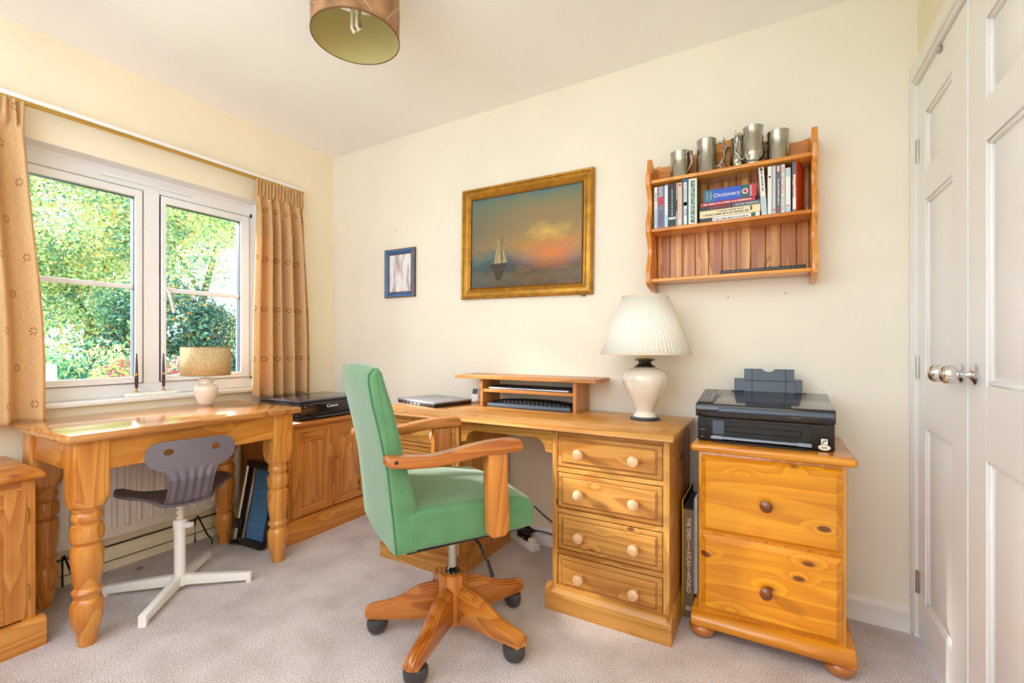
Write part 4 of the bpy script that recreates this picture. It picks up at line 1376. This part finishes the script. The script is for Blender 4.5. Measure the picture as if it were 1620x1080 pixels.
def canvas_mat():
    m, nt, p = newmat('painted_seascape')
    N = nt.nodes.new; L = nt.links.new
    t = N('ShaderNodeTexCoord'); s = N('ShaderNodeSeparateXYZ'); L(t.outputs['Object'], s.inputs[0])
    n = N('ShaderNodeTexNoise'); n.inputs['Scale'].default_value = 9; n.inputs['Detail'].default_value = 10; n.inputs['Roughness'].default_value = .72
    mp = N('ShaderNodeMapping'); mp.inputs['Scale'].default_value = (.8, 1, 1.7); mp.inputs['Rotation'].default_value = (0, .5, 0)
    L(t.outputs['Object'], mp.inputs[0]); L(mp.outputs[0], n.inputs['Vector'])

    def M(op, a, b=None, c=None):
        q = N('ShaderNodeMath'); q.operation = op
        for i, v in enumerate((a, b, c)):
            if v is None: continue
            if isinstance(v, (int, float)): q.inputs[i].default_value = v
            else: L(v, q.inputs[i])
        return q.outputs[0]
    z = M('ADD', s.outputs['Z'], M('MULTIPLY', M('SUBTRACT', n.outputs['Fac'], .5), .22))
    u = M('MULTIPLY_ADD', z, 1.85, .5)
    r = N('ShaderNodeValToRGB')
    cs = [(0, (70, 56, 32)), (.12, (104, 80, 44)), (.22, (60, 54, 44)), (.26, (44, 74, 88)), (.33, (96, 108, 100)), (.45, (170, 130, 60)), (.6, (146, 120, 76)), (.75, (138, 120, 80)), (.9, (118, 122, 92)), (1, (74, 116, 124))]
    r.color_ramp.elements[0].color = lin(cs[0][1]); r.color_ramp.elements[0].position = 0
    r.color_ramp.elements[1].color = lin(cs[-1][1]); r.color_ramp.elements[1].position = 1
    for p_, c in cs[1:-1]:
        e = r.color_ramp.elements.new(p_); e.color = lin(c)
    L(u, r.inputs[0])
    # cool left, warm right
    lx = N('ShaderNodeMapRange'); lx.inputs['From Min'].default_value = -.38; lx.inputs['From Max'].default_value = .05
    lx.inputs['To Min'].default_value = .6; lx.inputs['To Max'].default_value = 0
    L(M('ADD', s.outputs['X'], M('MULTIPLY', M('SUBTRACT', n.outputs['Fac'], .5), .5)), lx.inputs['Value'])
    m1 = N('ShaderNodeMix'); m1.data_type = 'RGBA'; L(lx.outputs[0], m1.inputs['Factor']); L(r.outputs[0], m1.inputs['A']); m1.inputs['B'].default_value = lin((74, 100, 104))
    # pale and yellow cloud glow around a low sun
    dx = M('SUBTRACT', s.outputs['X'], .17); dz = M('SUBTRACT', s.outputs['Z'], -.085)
    d = M('SQRT', M('ADD', M('MULTIPLY', dx, dx), M('MULTIPLY', M('MULTIPLY', dz, dz), 7.0)))
    d = M('ADD', d, M('MULTIPLY', M('SUBTRACT', n.outputs['Fac'], .5), .25))
    g = N('ShaderNodeMapRange'); g.inputs['From Min'].default_value = .0; g.inputs['From Max'].default_value = .26; g.inputs['To Min'].default_value = .95; g.inputs['To Max'].default_value = 0
    L(d, g.inputs['Value'])
    m2 = N('ShaderNodeMix'); m2.data_type = 'RGBA'; L(g.outputs[0], m2.inputs['Factor']); L(m1.outputs['Result'], m2.inputs['A']); m2.inputs['B'].default_value = lin((214, 120, 36))
    dz2 = M('SUBTRACT', s.outputs['Z'], .03)
    dx2 = M('SUBTRACT', s.outputs['X'], .15)
    d2 = M('ADD', M('SQRT', M('ADD', M('MULTIPLY', dx2, dx2), M('MULTIPLY', M('MULTIPLY', dz2, dz2), 6.0))), M('MULTIPLY', M('SUBTRACT', n.outputs['Fac'], .5), .3))
    g2 = N('ShaderNodeMapRange'); g2.inputs['From Min'].default_value = .0; g2.inputs['From Max'].default_value = .15; g2.inputs['To Min'].default_value = .8; g2.inputs['To Max'].default_value = 0
    L(d2, g2.inputs['Value'])
    m3 = N('ShaderNodeMix'); m3.data_type = 'RGBA'; L(g2.outputs[0], m3.inputs['Factor']); L(m2.outputs['Result'], m3.inputs['A']); m3.inputs['B'].default_value = lin((214, 176, 70))
    L(m3.outputs['Result'], p.inputs['Base Color'])
    p.inputs['Roughness'].default_value = .35
    return m


pc = picture('framed_painting', 'large gilt-framed seascape painting hanging in the middle of the wall', 1.548, 1.638, .808, .633, R(.9), .062, M_GOLD, canvas_mat())
# a generic sailing boat and a distant shore, in paint
M_HULL = mat('paint_umber', (62, 44, 28), .5); M_SAIL = mat('paint_sail', (170, 150, 104), .5, noise=.15, nscale=40)
b = MB()
b.prism([(-.20, -.155), (-.11, -.155), (-.095, -.125), (-.215, -.125)], 'y', -.0075, -.006, m=0)
b.prism([(-.185, -.12), (-.135, -.12), (-.16, .02)], 'y', -.0072, -.006, m=1)
b.prism([(-.13, -.12), (-.10, -.12), (-.13, -.01)], 'y', -.0072, -.006, m=1)
b.box(-.1335, -.1305, -.0075, -.006, -.125, .03, m=0)
b.prism([(-.19, -.158), (-.12, -.158), (-.14, -.215), (-.17, -.215)], 'y', -.0071, -.006, m=0)
b.build('painted_boat', [M_HULL, M_SAIL], pc)
b = MB()
for (q0, q1, r0, r1) in ((-.344, .344, .2525, .2565), (-.344, .344, -.2565, -.2525)): b.box(q0, q1, -.012, -.006, r0, r1)
for (q0, q1) in ((-.344, -.340), (.340, .344)): b.box(q0, q1, -.012, -.006, -.2565, .2565)
b.build('slip', M_GOLDD, pc)
tag(MB((1.9, -.01, 1.31)).box(1.886, 1.904, -.02, -.002, 1.308, 1.322, .001).build('wall_block', M_GOLDD), 'small dark wooden block under the corner of the gilt frame', 'block')
bpy.data.objects['wall_block'].location = (1.9, -.01, 1.31)

m, nt, p = newmat('pale_print')
t = nt.nodes.new('ShaderNodeTexCoord'); mp = nt.nodes.new('ShaderNodeMapping'); mp.inputs['Scale'].default_value = (22, 1, 3.5)
n = nt.nodes.new('ShaderNodeTexNoise'); n.inputs['Scale'].default_value = 1.6; n.inputs['Detail'].default_value = 5
nt.links.new(t.outputs['Object'], mp.inputs[0]); nt.links.new(mp.outputs[0], n.inputs['Vector'])
r = nt.nodes.new('ShaderNodeValToRGB')
r.color_ramp.elements[0].position = .3; r.color_ramp.elements[0].color = lin((110, 150, 180))
r.color_ramp.elements[1].position = .55; r.color_ramp.elements[1].color = lin((236, 238, 240))
e = r.color_ramp.elements.new(.42); e.color = lin((196, 176, 180))
nt.links.new(n.outputs['Fac'], r.inputs[0]); nt.links.new(r.outputs[0], p.inputs['Base Color'])
pc2 = picture('framed_print', 'small blue-framed print hanging near the corner of the room', .648, 1.524, .256, .308, R(.3), .032, M_BLUEF, m, lip=.012)
b = MB()
for (x0_, x1_, z0_, z1_) in ((-.129, .129, .151, .155), (-.129, .129, -.155, -.151), (-.129, -.125, -.155, .155), (.125, .129, -.155, .155)): b.box(x0_, x1_, -.015, -.0, z0_, z1_)
for (x0_, x1_, z0_, z1_) in ((-.097, .097, .119, .123), (-.097, .097, -.123, -.119), (-.097, -.093, -.123, .123), (.093, .097, -.123, .123)): b.box(x0_, x1_, -.009, -.002, z0_, z1_)
b.build('gilt_edge', M_GOLDD, pc2)
for i, (xx, zz, lb) in enumerate(((.605, 1.805, 'tiny nail in the wall above the small blue-framed print'), (2.775, 1.272, 'tiny screw in the wall below the right end of the shelf'), (2.56, 1.268, 'tiny screw in the wall below the middle of the shelf'))):
    tag(MB().lathe([(.0035, 0), (.0035, .005), (.002, .006)], 12, M=tr(xx, 0, zz) @ rotx(R(90))).build('wall_screw', M_STEEL), lb, 'screw')

# ------------------------------------------------------------------ ceiling pendant
KL = (1.44, -1.06, 2.4)
pd = thing('pendant_light', 'brown drum pendant shade hanging from the ceiling', 'lamp', KL)
MB(KL).lathe([(.045, 2.375), (.05, 2.385), (.05, 2.3995)], 28, M=tr(1.44, -1.06, 0)).build('ceiling_rose', M_WHITE, pd)
MB(KL).tube([(1.44, -1.06, 2.385), (1.44, -1.06, 2.30)], .004, 8).build('flex', M_WHITE, pd)
M_BARK, nt, p = newmat('brown_parchment')
t = nt.nodes.new('ShaderNodeTexCoord'); n = nt.nodes.new('ShaderNodeTexNoise'); n.inputs['Scale'].default_value = 16; n.inputs['Detail'].default_value = 8
nt.links.new(t.outputs['Object'], n.inputs['Vector'])
r = nt.nodes.new('ShaderNodeValToRGB'); r.color_ramp.elements[0].position = .3; r.color_ramp.elements[0].color = lin((124, 88, 56)); r.color_ramp.elements[1].position = .7; r.color_ramp.elements[1].color = lin((178, 134, 94))
nt.links.new(n.outputs['Fac'], r.inputs[0]); nt.links.new(r.outputs[0], p.inputs['Base Color']); p.inputs['Roughness'].default_value = .6
MC = tr(1.44, -1.06, 0)
MB(KL).lathe([(.150, 2.150), (.150, 2.34)], 72, closed=False, M=MC).build('lamp_shade', M_BARK, pd)
MB(KL).lathe([(.1485, 2.150), (.1485, 2.34)], 72, closed=False, M=MC).build('shade_lining', mat('olive_lining', (190, 178, 120), .6), pd)
MB(KL).lathe([(.1485, 2.148), (.1515, 2.148), (.1515, 2.153), (.1485, 2.153)], 72, closed=False, M=MC).build('shade_rim', mat('rim_brown', (110, 74, 38), .6), pd)
b = MB(KL)
for s_, a0_ in ((0, 0), (1, 2.1), (2, 4.0)):
    pts = []
    for k in range(25):
        a_ = a0_ + 1.9 * k / 24
        pts.append((1.44 + .1512 * math.cos(a_), -1.06 + .1512 * math.sin(a_), 2.165 + .075 * abs(math.sin(2.6 * k / 24 * math.pi / 2 + s_)) + .02 * math.sin(5 * k / 24)))
    b.tube(pts, .0009, 5)
b.build('stitching', mat('stitch', (224, 190, 160), .6), pd)
b = MB(KL)
b.lathe([(.018, 2.25), (.018, 2.30)], 16, M=MC)
b.build('lamp_holder', M_WHITE, pd)
b = MB(KL)
for dx_ in (-.012, .012):
    b.tube([(1.44 + dx_, -1.068, 2.252), (1.44 + dx_, -1.068, 2.185), (1.44 + dx_, -1.06, 2.176), (1.44 + dx_, -1.052, 2.185), (1.44 + dx_, -1.052, 2.252)], .0058, 10)
b.build('bulb', mat('bulb_glass', (245, 240, 215), .2), pd)
b = MB(KL)
for a_ in (0, 120, 240): b.tube([(1.44, -1.06, 2.30), (1.44 + .148 * math.cos(R(a_)), -1.06 + .148 * math.sin(R(a_)), 2.335)], .002, 6)
b.build('shade_carrier', M_WHITE, pd)

# ------------------------------------------------------------------ green desk chair
GC = (1.703, -.842, 0)
PH = R(59)
ch = thing('office_chair', 'green upholstered swivel armchair with wooden arms and five-star base', 'chair', GC, PH)
# local +x is the facing direction
BP = [(-.205, .428), (-.272, .428), (-.276, .48), (-.282, .54), (-.298, .683), (-.320, .791), (-.343, .89), (-.352, .945), (-.350, .972), (-.338, .988), (-.322, .990), (-.310, .975), (-.297, .930), (-.274, .856), (-.255, .77), (-.236, .69), (-.216, .61), (-.205, .56)]
bk = MB().pillow(BP, -.235, .235, .018, 6, crown=.006).build('backrest', M_GREEN, ch, ang=60)
for s_ in (-1, 1):
    pts = [(q[0] + .002, s_ * .2285, q[1]) for q in BP[1:10]]
    MB().tube(pts, .0018, 6).build('piping', M_PIPING, bk)
SP = [(-.245, .432), (.150, .426), (.205, .430), (.216, .445), (.214, .500), (.200, .524), (.16, .540), (.05, .552), (-.08, .558), (-.245, .560)]
MB().pillow(SP, -.238, .238, .024, 7, crown=.010).build('seat', M_GREEN, ch, ang=60)
b = MB(); b.box(-.23, .19, -.20, .20, .412, .430, .003); b.build('seat_base', M_DARK, ch)
top = [(-.312, .728), (-.305, .738), (-.25, .733), (-.178, .726), (-.11, .733), (-.054, .742), (.02, .750), (.08, .752), (.118, .749), (.132, .742), (.136, .728)]
bot = [(.134, .712), (.122, .707), (.08, .708), (0, .708), (-.06, .702), (-.12, .696), (-.178, .692), (-.25, .699), (-.30, .706), (-.312, .714)]
for s_ in (-1, 1):
    y0_, y1_ = s_ * .236, s_ * .288
    a_ = MB().prism(top + bot, 'y', min(y0_, y1_), max(y0_, y1_), .007, 3).build('armrest', P_CHAIR['x'], ch, ang=50)
    y0_, y1_ = s_ * .237, s_ * .276
    MB().prism([(.012, .708), (.083, .708), (.084, .60), (.090, .475), (.086, .448), (.074, .438), (.030, .438), (.018, .448), (.014, .475), (.010, .60)], 'y', min(y0_, y1_), max(y0_, y1_), .005, 2).build('arm_post', P_CHAIR['z'], ch)
    MB().lathe([(.0055, 0), (.0055, .0008)], 16, M=tr(-.285, s_ * .2882, .722) @ rotx(R(90) * (1 if s_ < 0 else -1))).build('bolt_hole', M_DARK, a_)
MB().lathe([(.0155, .225), (.0155, .40), (.024, .402), (.024, .414)], 24).build('gas_column', M_STEEL, ch)
MB().lathe([(.026, .222), (.028, .228), (.020, .240), (.016, .244)], 24).build('column_collar', M_BLACKG, ch)
MB().tube([(.02, -.06, .41), (.05, -.13, .36), (.065, -.165, .30)], [.005, .005, .004], 8).tube([(.063, -.16, .315), (.072, -.185, .265)], [.008, .010], 8, flat=.5).build('height_lever', M_BLACK, ch)
MB().lathe([(.050, .045), (.053, .05), (.053, .215), (.050, .223), (.044, .226)], 10).build('hub', P_CHAIR['z'], ch, ang=20)
LEGP = [(.040, .060), (.310, .060), (.322, .070), (.322, .084), (.312, .100), (.292, .110), (.250, .117), (.215, .126), (.180, .142), (.150, .160), (.120, .175), (.09, .184), (.040, .188)]
for k in range(5):
    b = MB()
    for hw_, dn, bv in ((.007, 0, .002), (.0155, .0065, .002), (.024, .013, .003)):
        lo = [(q[0] - (dn * .5 if q[0] > .3 else 0), q[1] - (dn if q[1] > .09 else 0)) for q in LEGP]
        b.prism(lo, 'y', -hw_, hw_, bv, 2)
    lg_ = b.build('leg', P_CHAIR['x'], ch, ang=30)
    lg_.rotation_euler = (0, 0, R(-149.28 - 59 + 72 * k))
    b = MB()
    prof = [(.004, .0015), (.018, .004), (.029, .012), (.0355, .024), (.0375, .038), (.037, .052), (.034, .0585), (.004, .060)]
    b.lathe(prof, 28, M=tr(.276, 0, 0) @ rotz(R(40 + 77 * k)) @ Matrix.Diagonal((1.06, .84, 1, 1)))
    b.build('caster', M_CASTER, lg_)

# ------------------------------------------------------------------ small grey stool-chair
QC = (.488, -1.19, 0)
QP = R(167)
sw = thing('swivel_chair', 'small grey plastic chair on a white cross base at the table', 'chair', QC, QP)
b = MB()
for k in range(4):
    a_ = R(42 + 90 * k) - QP
    ln = .285
    b.prism([(.015, .018), (ln - .02, .012), (ln - .02, .0), (ln, .0), (ln, .040), (ln - .006, .044), (.015, .062)], 'y', -.0145, .0145, .004, 2, M=rotz(a_))
b.lathe([(.030, .018), (.030, .062)], 24)
b.build('cross_base', M_WSTEEL, sw)
MB().lathe([(.0215, .05), (.0215, .285)], 28).build('outer_tube', M_WSTEEL, sw)
b = MB().lathe([(.0145, .28), (.0145, .392)], 24)
b.build('inner_tube', mat('ivory_tube', (236, 222, 204), .35), sw)
b = MB()
for z in (.322, .345, .366): b.lathe([(.003, 0), (.003, .0152)], 10, M=tr(0, 0, z) @ rotz(R(-60) - QP) @ roty(R(90)))
b.build('adjusting_holes', M_DARK, sw)
b = MB().lathe([(.025, .262), (.025, .298), (.022, .302)], 24)
b.box(.02, .058, -.012, .012, .27, .29, .002, M=rotz(R(20) - QP)); b.build('collar', M_WSTEEL, sw)


def hwS(u):
    pts = [(-.135, .085), (-.09, .115), (-.04, .165), (0, .20), (.05, .212), (.12, .206), (.18, .192), (.205, .165)]
    for (a0, w0), (a1, w1) in zip(pts, pts[1:]):
        if u <= a1: return w0 + (w1 - w0) * (u - a0) / (a1 - a0)
    return pts[-1][1]


def seatf(s_, t_):
    u = -.135 + .34 * t_
    hw = hwS(u)
    w_ = (2 * s_ - 1)
    y_ = w_ * hw
    z = .400 + .042 * abs(w_) ** 2.2 * min(1, (u + .16) / .12) - .018 * max(0, (u - .12) / .085) ** 2 + .006 * (u > 0) * 0
    return (u, y_, z)


grid_obj('seat', seatf, 40, 30, M_GREYP, sw, solid=.010, ang=70)


def hwB(z):
    pts = [(.395, .082), (.47, .078), (.52, .080), (.548, .092), (.560, .118), (.572, .140), (.590, .154), (.612, .158), (.634, .153), (.650, .138), (.658, .120), (.661, .09)]
    for (a0, w0), (a1, w1) in zip(pts, pts[1:]):
        if z <= a1: return w0 + (w1 - w0) * (z - a0) / (a1 - a0)
    return pts[-1][1]


def backf(s_, t_):
    z = .397 + .264 * t_
    hw = hwB(z) * .97
    y_ = (2 * s_ - 1) * hw
    u = -.130 - .092 * min(1, t_ * 2.2) ** .8 - .006 * t_ + .022 * (y_ / .16) ** 2 * t_
    if t_ < .12: u += (.12 - t_) * .25
    zz = z
    if t_ < .62:
        rib = math.cos(2 * math.pi * 5.5 * (s_ - .5))
        u -= .004 * rib * min(1, (.62 - t_) * 6)
    zz += .022 * t_
    return (u, y_, zz)


def keepb(s_, t_):
    z = .397 + .264 * t_; y_ = (2 * s_ - 1) * hwB(z)
    for yc in (-.082, .082):
        if ((y_ - yc) / .0165) ** 2 + ((z - .622) / .0115) ** 2 < 1: return False
    return True


grid_obj('backrest', backf, 150, 110, M_GREYP, sw, solid=.009, keep=keepb, ang=75)
MB().box(-.08, .08, -.05, .05, .386, .396, .003).build('seat_plate', M_DARK, sw)

# ------------------------------------------------------------------ paper trimmer leaning on the cupboard
TM = (.340, -.797, 0.002)
tm = thing('paper_trimmer', 'blue and black paper trimmer on end, leaning against the low cupboard', 'paper trimmer', TM, rot=(R(-11), R(0), R(4)))
MB().box(-.105, .105, -.012, .014, 0, .43, .004).build('baseboard', M_BLACK, tm)
b = MB(); b.box(-.108, .108, -.026, .016, .395, .435, .008, 2); b.build('end_cap', M_BLACK, tm)
b = MB(); b.box(-.108, .108, -.026, .016, 0, .038, .008, 2); b.build('end_cap', M_BLACK, tm)
b = MB()
b.box(-.028, .102, -.0155, -.010, .04, .393, .001)
for i in range(6): b.box(-.018 + i * .019, -.0172 + i * .019, -.0160, -.0154, .07, .37, m=1)
for i in range(8): b.box(-.026, .10, -.0160, -.0154, .07 + i * .042, .0707 + i * .042, m=1)
b.box(.055, .085, -.0162, -.0154, .345, .352, m=1)
b.build('cutting_mat', [M_TRIMBLUE, mat('pale_ink', (150, 190, 215), .4)], tm)
MB().box(-.046, -.030, -.024, -.010, .036, .398, .002).build('guide_strip', M_STEEL, tm)
MB().tube([(-.083, -.032, .03), (-.083, -.032, .405)], .011, 14).build('rail', M_STEEL, tm)
MB().box(-.108, -.055, -.052, -.016, .085, .135, .008, 2).build('cutter_head', M_BLACKG, tm)
MB().lathe([(.024, -.004), (.024, .004)], 20, M=tr(-.083, -.036, .012)).build('rail_foot', M_BLACK, tm)

# ------------------------------------------------------------------ leads and power strip under the desk
ps = thing('power_strip', 'white multi-socket power strip on the carpet under the desk', 'power strip', (1.60, -.062, 0), R(-28))
MB().box(-.085, .085, -.026, .026, 0, .032, .004, 2).build('socket_body', M_WHITE, ps)
for i in range(3): MB().box(-.07 + i * .052, -.035 + i * .052, -.018, .018, .032, .056, .004, 2).build('plug', M_BLACK if i < 2 else M_PAPER, ps)
rnd = random.Random(4)


def cable(label, pts, r_=.0032):
    # smooth the polyline
    P = [Vector(p) for p in pts]
    out = []
    for i in range(len(P) - 1):
        p0, p1, p2, p3 = P[max(i - 1, 0)], P[i], P[i + 1], P[min(i + 2, len(P) - 1)]
        for k in range(8):
            t_ = k / 8
            out.append(.5 * ((2 * p1) + (-p0 + p2) * t_ + (2 * p0 - 5 * p1 + 4 * p2 - p3) * t_ ** 2 + (-p0 + 3 * p1 - 3 * p2 + p3) * t_ ** 3))
    out.append(P[-1])
    tag(MB().tube(out, r_, 7).build('cable', M_BLACK), label, 'cable')


cable('black lead running from the power strip along the wall under the desk', [(1.585, -.052, .05), (1.64, -.03, .075), (1.75, -.03, .07), (1.86, -.035, .05), (1.922, -.04, .03)])
cable('black lead sloping down the wall behind the green seat', [(1.62, -.020, .20), (1.70, -.0215, .15), (1.80, -.0215, .10), (1.905, -.022, .05)])
cable('black lead looping on the carpet behind the green backrest', [(.56, -.15, .02), (.58, -.17, .07), (.60, -.13, .05), (.64, -.2, .006), (.76, -.26, .004), (.90, -.33, .004), (1.0, -.36, .004)])
pts = []
for k in range(40):
    a_ = k * .9
    pts.append((1.555 + .035 * math.cos(a_) + .02 * rnd.uniform(-1, 1) + .0012 * k, -.045 + .022 * math.sin(a_), .066 + .010 * math.sin(k * 1.7) + .0004 * k))
cable('tangled black leads heaped on the power strip', pts, .004)
cable('black lead hanging behind the gap between desk and filing cabinet', [(2.446, -.02, .62), (2.452, -.025, .5), (2.444, -.03, .44), (2.45, -.02, .30), (2.447, -.02, .02)])

# ------------------------------------------------------------------ garden outside the window
def leafmat(name, c, tl=.45):
    m, nt, p = newmat(name)
    p.inputs['Base Color'].default_value = lin(c); p.inputs['Roughness'].default_value = .5
    t_ = nt.nodes.new('ShaderNodeBsdfTranslucent'); t_.inputs['Color'].default_value = lin(c)
    ms = nt.nodes.new('ShaderNodeMixShader'); ms.inputs[0].default_value = tl
    nt.links.new(p.outputs[0], ms.inputs[1]); nt.links.new(t_.outputs[0], ms.inputs[2])
    nt.links.new(ms.outputs[0], nt.nodes['Material Output'].inputs['Surface'])
    return m


LG = [leafmat('leaf_yellow_green', (212, 224, 158)), leafmat('leaf_green', (150, 190, 150)), leafmat('leaf_deep', (100, 144, 128)), leafmat('leaf_orange', (246, 196, 120)), leafmat('leaf_pale', (232, 238, 184))]
LD = [leafmat('holly_dark', (62, 104, 94), .25), leafmat('holly_mid', (92, 140, 112), .25), leafmat('holly_light', (158, 190, 120), .3), leafmat('leaf_gold', (222, 168, 84))]
LH = [leafmat('laurel_light', (214, 228, 150)), leafmat('laurel_mid', (128, 184, 124)), leafmat('laurel_deep', (66, 122, 106), .25)]
LP = [leafmat('petal_pink', (226, 82, 116)), leafmat('petal_pale', (240, 170, 180)), leafmat('laurel_mid2', (84, 132, 78)), leafmat('leaf_lime', (206, 206, 110))]
M_BARKT = mat('tree_bark', (104, 92, 78), .9, noise=.2, nscale=12)


def foliage(name, blobs, n, size, mats, wts, seed, parent, loc, fill=.35):
    rg = np.random.default_rng(seed)
    bl_ = np.array(blobs, float)                    # cx,cy,cz,rx,ry,rz
    vol = bl_[:, 3] * bl_[:, 4] * bl_[:, 5]
    idx = rg.choice(len(bl_), n, p=vol / vol.sum())
    d = rg.normal(size=(n, 3)); d /= np.linalg.norm(d, axis=1)[:, None]
    rad = (fill + (1 - fill) * rg.random(n) ** .5)[:, None]
    # clumping
    cl = 1 + .16 * np.sin(d[:, :1] * 7 + idx[:, None]) * np.cos(d[:, 2:] * 9 + idx[:, None] * 2)
    c = bl_[idx, :3] + d * rad * bl_[idx, 3:] * cl
    a = rg.normal(size=(n, 3)); a /= np.linalg.norm(a, axis=1)[:, None]
    b_ = np.cross(a, rg.normal(size=(n, 3))); b_ /= np.linalg.norm(b_, axis=1)[:, None]
    s = size * rg.uniform(.6, 1.35, n)[:, None]
    V = np.stack([c - a * s, c + b_ * s * .45, c + a * s, c - b_ * s * .45], 1).reshape(-1, 3) - np.array(loc)
    me = bpy.data.meshes.new(name)
    me.vertices.add(4 * n); me.vertices.foreach_set('co', V.ravel())
    me.loops.add(4 * n); me.loops.foreach_set('vertex_index', np.arange(4 * n, dtype=np.int32))
    me.polygons.add(n); me.polygons.foreach_set('loop_start', np.arange(0, 4 * n, 4, dtype=np.int32))
    try: me.polygons.foreach_set('loop_total', np.full(n, 4, dtype=np.int32))
    except Exception: pass
    for q in mats: me.materials.append(q)
    # colour patches vary over the crown
    f1 = .5 + .5 * np.sin(c[:, 0] * 2.1 + c[:, 2] * 3.3 + seed) * np.cos(c[:, 1] * 2.7 - c[:, 2] * 1.7)
    w0 = np.array(wts, float)
    W_ = w0[None, :] * (1 + 1.2 * np.stack([np.sin(f1 * 6 + k * 1.9) for k in range(len(wts))], 1) * .7)
    W_ = np.cumsum(np.clip(W_, .01, None), 1); W_ /= W_[:, -1:]
    mi = (rg.random(n)[:, None] > W_).sum(1)
    me.polygons.foreach_set('material_index', mi.astype(np.int32))
    me.update(); me.validate()
    o = bpy.data.objects.new(name, me); COL.objects.link(o)
    if parent is not None: o.parent = parent
    return o


GZ = -.35
gr = MB((-12, 2, GZ)).box(-34, -.24, -14, 30, GZ - .1, GZ).build('ground', mat('lawn', (126, 150, 88), .9, noise=.15, nscale=4))
gr.location = (-12, 2, GZ); struct(gr, 'grass lawn outside the window', 'ground')


def tree(name, label, loc, blobs, n, size, mats, wts, seed, trunk, fill=.35):
    o = thing(name, label, 'tree', loc)
    foliage('crown', blobs, n, size, mats, wts, seed, o, loc, fill)
    b = MB(loc)
    for pts, r_ in trunk: b.tube(pts, r_, 9)
    b.build('trunk', M_BARKT, o)
    return o


tree('garden_tree', 'large yellow-green tree filling the left pane of the window', (-9, 1.5, GZ),
     [(-9, 1.2, 3.6, 2.0, 1.9, 1.7), (-8.6, 2.6, 4.3, 1.8, 1.6, 1.5), (-9.4, .2, 2.3, 1.6, 1.4, 1.3), (-8.9, 1.9, 2.3, 1.4, 1.2, 1.1), (-9, 3.6, 4.9, 1.5, 1.3, 1.2), (-9.3, -.3, 4.6, 1.6, 1.4, 1.4), (-8.9, .8, 1.2, 1.0, 1.2, .8)],
     85000, .044, LG, (.34, .26, .12, .07, .3), 1,
     [([(-9, 1.5, GZ), (-9, 1.5, 1.2), (-8.9, 1.7, 2.6), (-8.8, 2.3, 4.0)], [.16, .13, .09, .04]), ([(-9, 1.5, 1.5), (-9.1, .9, 2.6), (-9.2, .3, 3.6)], [.09, .06, .03])])
tree('garden_tree', 'paler tree with sky gaps behind the right pane of the window', (-12.5, 5.2, GZ),
     [(-12.4, 4.6, 5.2, 1.8, 1.7, 1.2), (-12.6, 6.2, 5.0, 1.9, 1.5, 1.0), (-12.4, 3.6, 4.0, 1.2, 1.1, .8), (-12.4, 5.2, 3.4, 1.2, 1.0, .6), (-12.4, 7.4, 5.8, 1.6, 1.3, 1.0), (-12.4, 5.5, 6.4, 2.4, 2.2, .8)],
     36000, .048, LG, (.25, .34, .16, .08, .18), 2,
     [([(-12.5, 5.2, GZ), (-12.5, 5.2, 2.4), (-12.4, 5.6, 4.2), (-12.4, 6.2, 5.4)], [.14, .11, .07, .03]), ([(-12.5, 5.2, 2.6), (-12.4, 4.4, 4.0), (-12.4, 3.9, 4.8)], [.07, .05, .03])], .2)
tree('holly_bush', 'dark green bush behind the mullion of the window', (-6.5, 1.75, GZ),
     [(-6.5, 1.75, 1.35, .75, .9, .9), (-6.5, 2.5, 1.1, .7, .55, .75), (-6.5, 1.3, .6, .75, .75, .75), (-6.5, 2.2, .5, .7, .75, .75), (-6.5, 1.2, 1.65, .55, .45, .5)],
     32000, .038, LD, (.42, .34, .16, .07), 3, [([(-6.5, 1.75, GZ), (-6.5, 1.75, 1.0)], [.07, .05])], .5)
hg = thing('hedge', 'bright laurel hedge along the bottom of the left pane', 'hedge', (-4.2, 0, GZ))
foliage('leaves', [(-4.3, -1.1, .35, .5, .5, .62), (-4.3, -.5, .42, .5, .5, .62), (-4.3, .1, .45, .5, .5, .62), (-4.3, .6, .35, .5, .45, .6), (-4.4, .0, -.05, .6, 1.4, .4), (-4.3, 1.3, .2, .5, .6, .5), (-4.3, 2.0, .2, .5, .6, .45)], 22000, .038, LH, (.42, .42, .3), 4, hg, (-4.2, 0, GZ), .6)
fl = thing('flowering_shrub', 'pink flowering shrub low behind the window mullion', 'shrub', (-3.3, .4, GZ))
foliage('blossom', [(-3.3, -.03, .76, .17, .15, .16), (-3.3, .22, .70, .17, .17, .16), (-3.3, .46, .77, .17, .17, .16), (-3.3, .25, .25, .22, .42, .5)], 7000, .026, LP, (.5, .35, .3, .2), 5, fl, (-3.3, .4, GZ), .6)
gb = MB((-3.45, -.70, GZ)).box(-3.6, -3.3, -.85, -.55, GZ, .88, .01).build('utility_box', mat('pale_box', (206, 216, 222), .5))
gb.location = (-3.45, -.70, GZ); tag(gb, 'pale grey box standing in front of the hedge at the left', 'box')
hs = thing('house', 'white rendered house with grey roof beyond the garden', 'house', (-19, 11.5, GZ))
MB((-19, 11.5, GZ)).box(-21, -17, 9.4, 15, GZ, 2.4).build('wall', mat('render_white', (236, 230, 222), .8), hs)
MB((-19, 11.5, GZ)).prism([(9.1, 2.35), (15.3, 2.35), (12.2, 4.3)], 'x', -21.2, -16.8).build('roof', mat('roof_tiles', (150, 140, 140), .8), hs)
MB((-19, 11.5, GZ)).box(-17.02, -16.97, 10.4, 11.2, 1.0, 1.9).build('window', M_GREYB, hs)
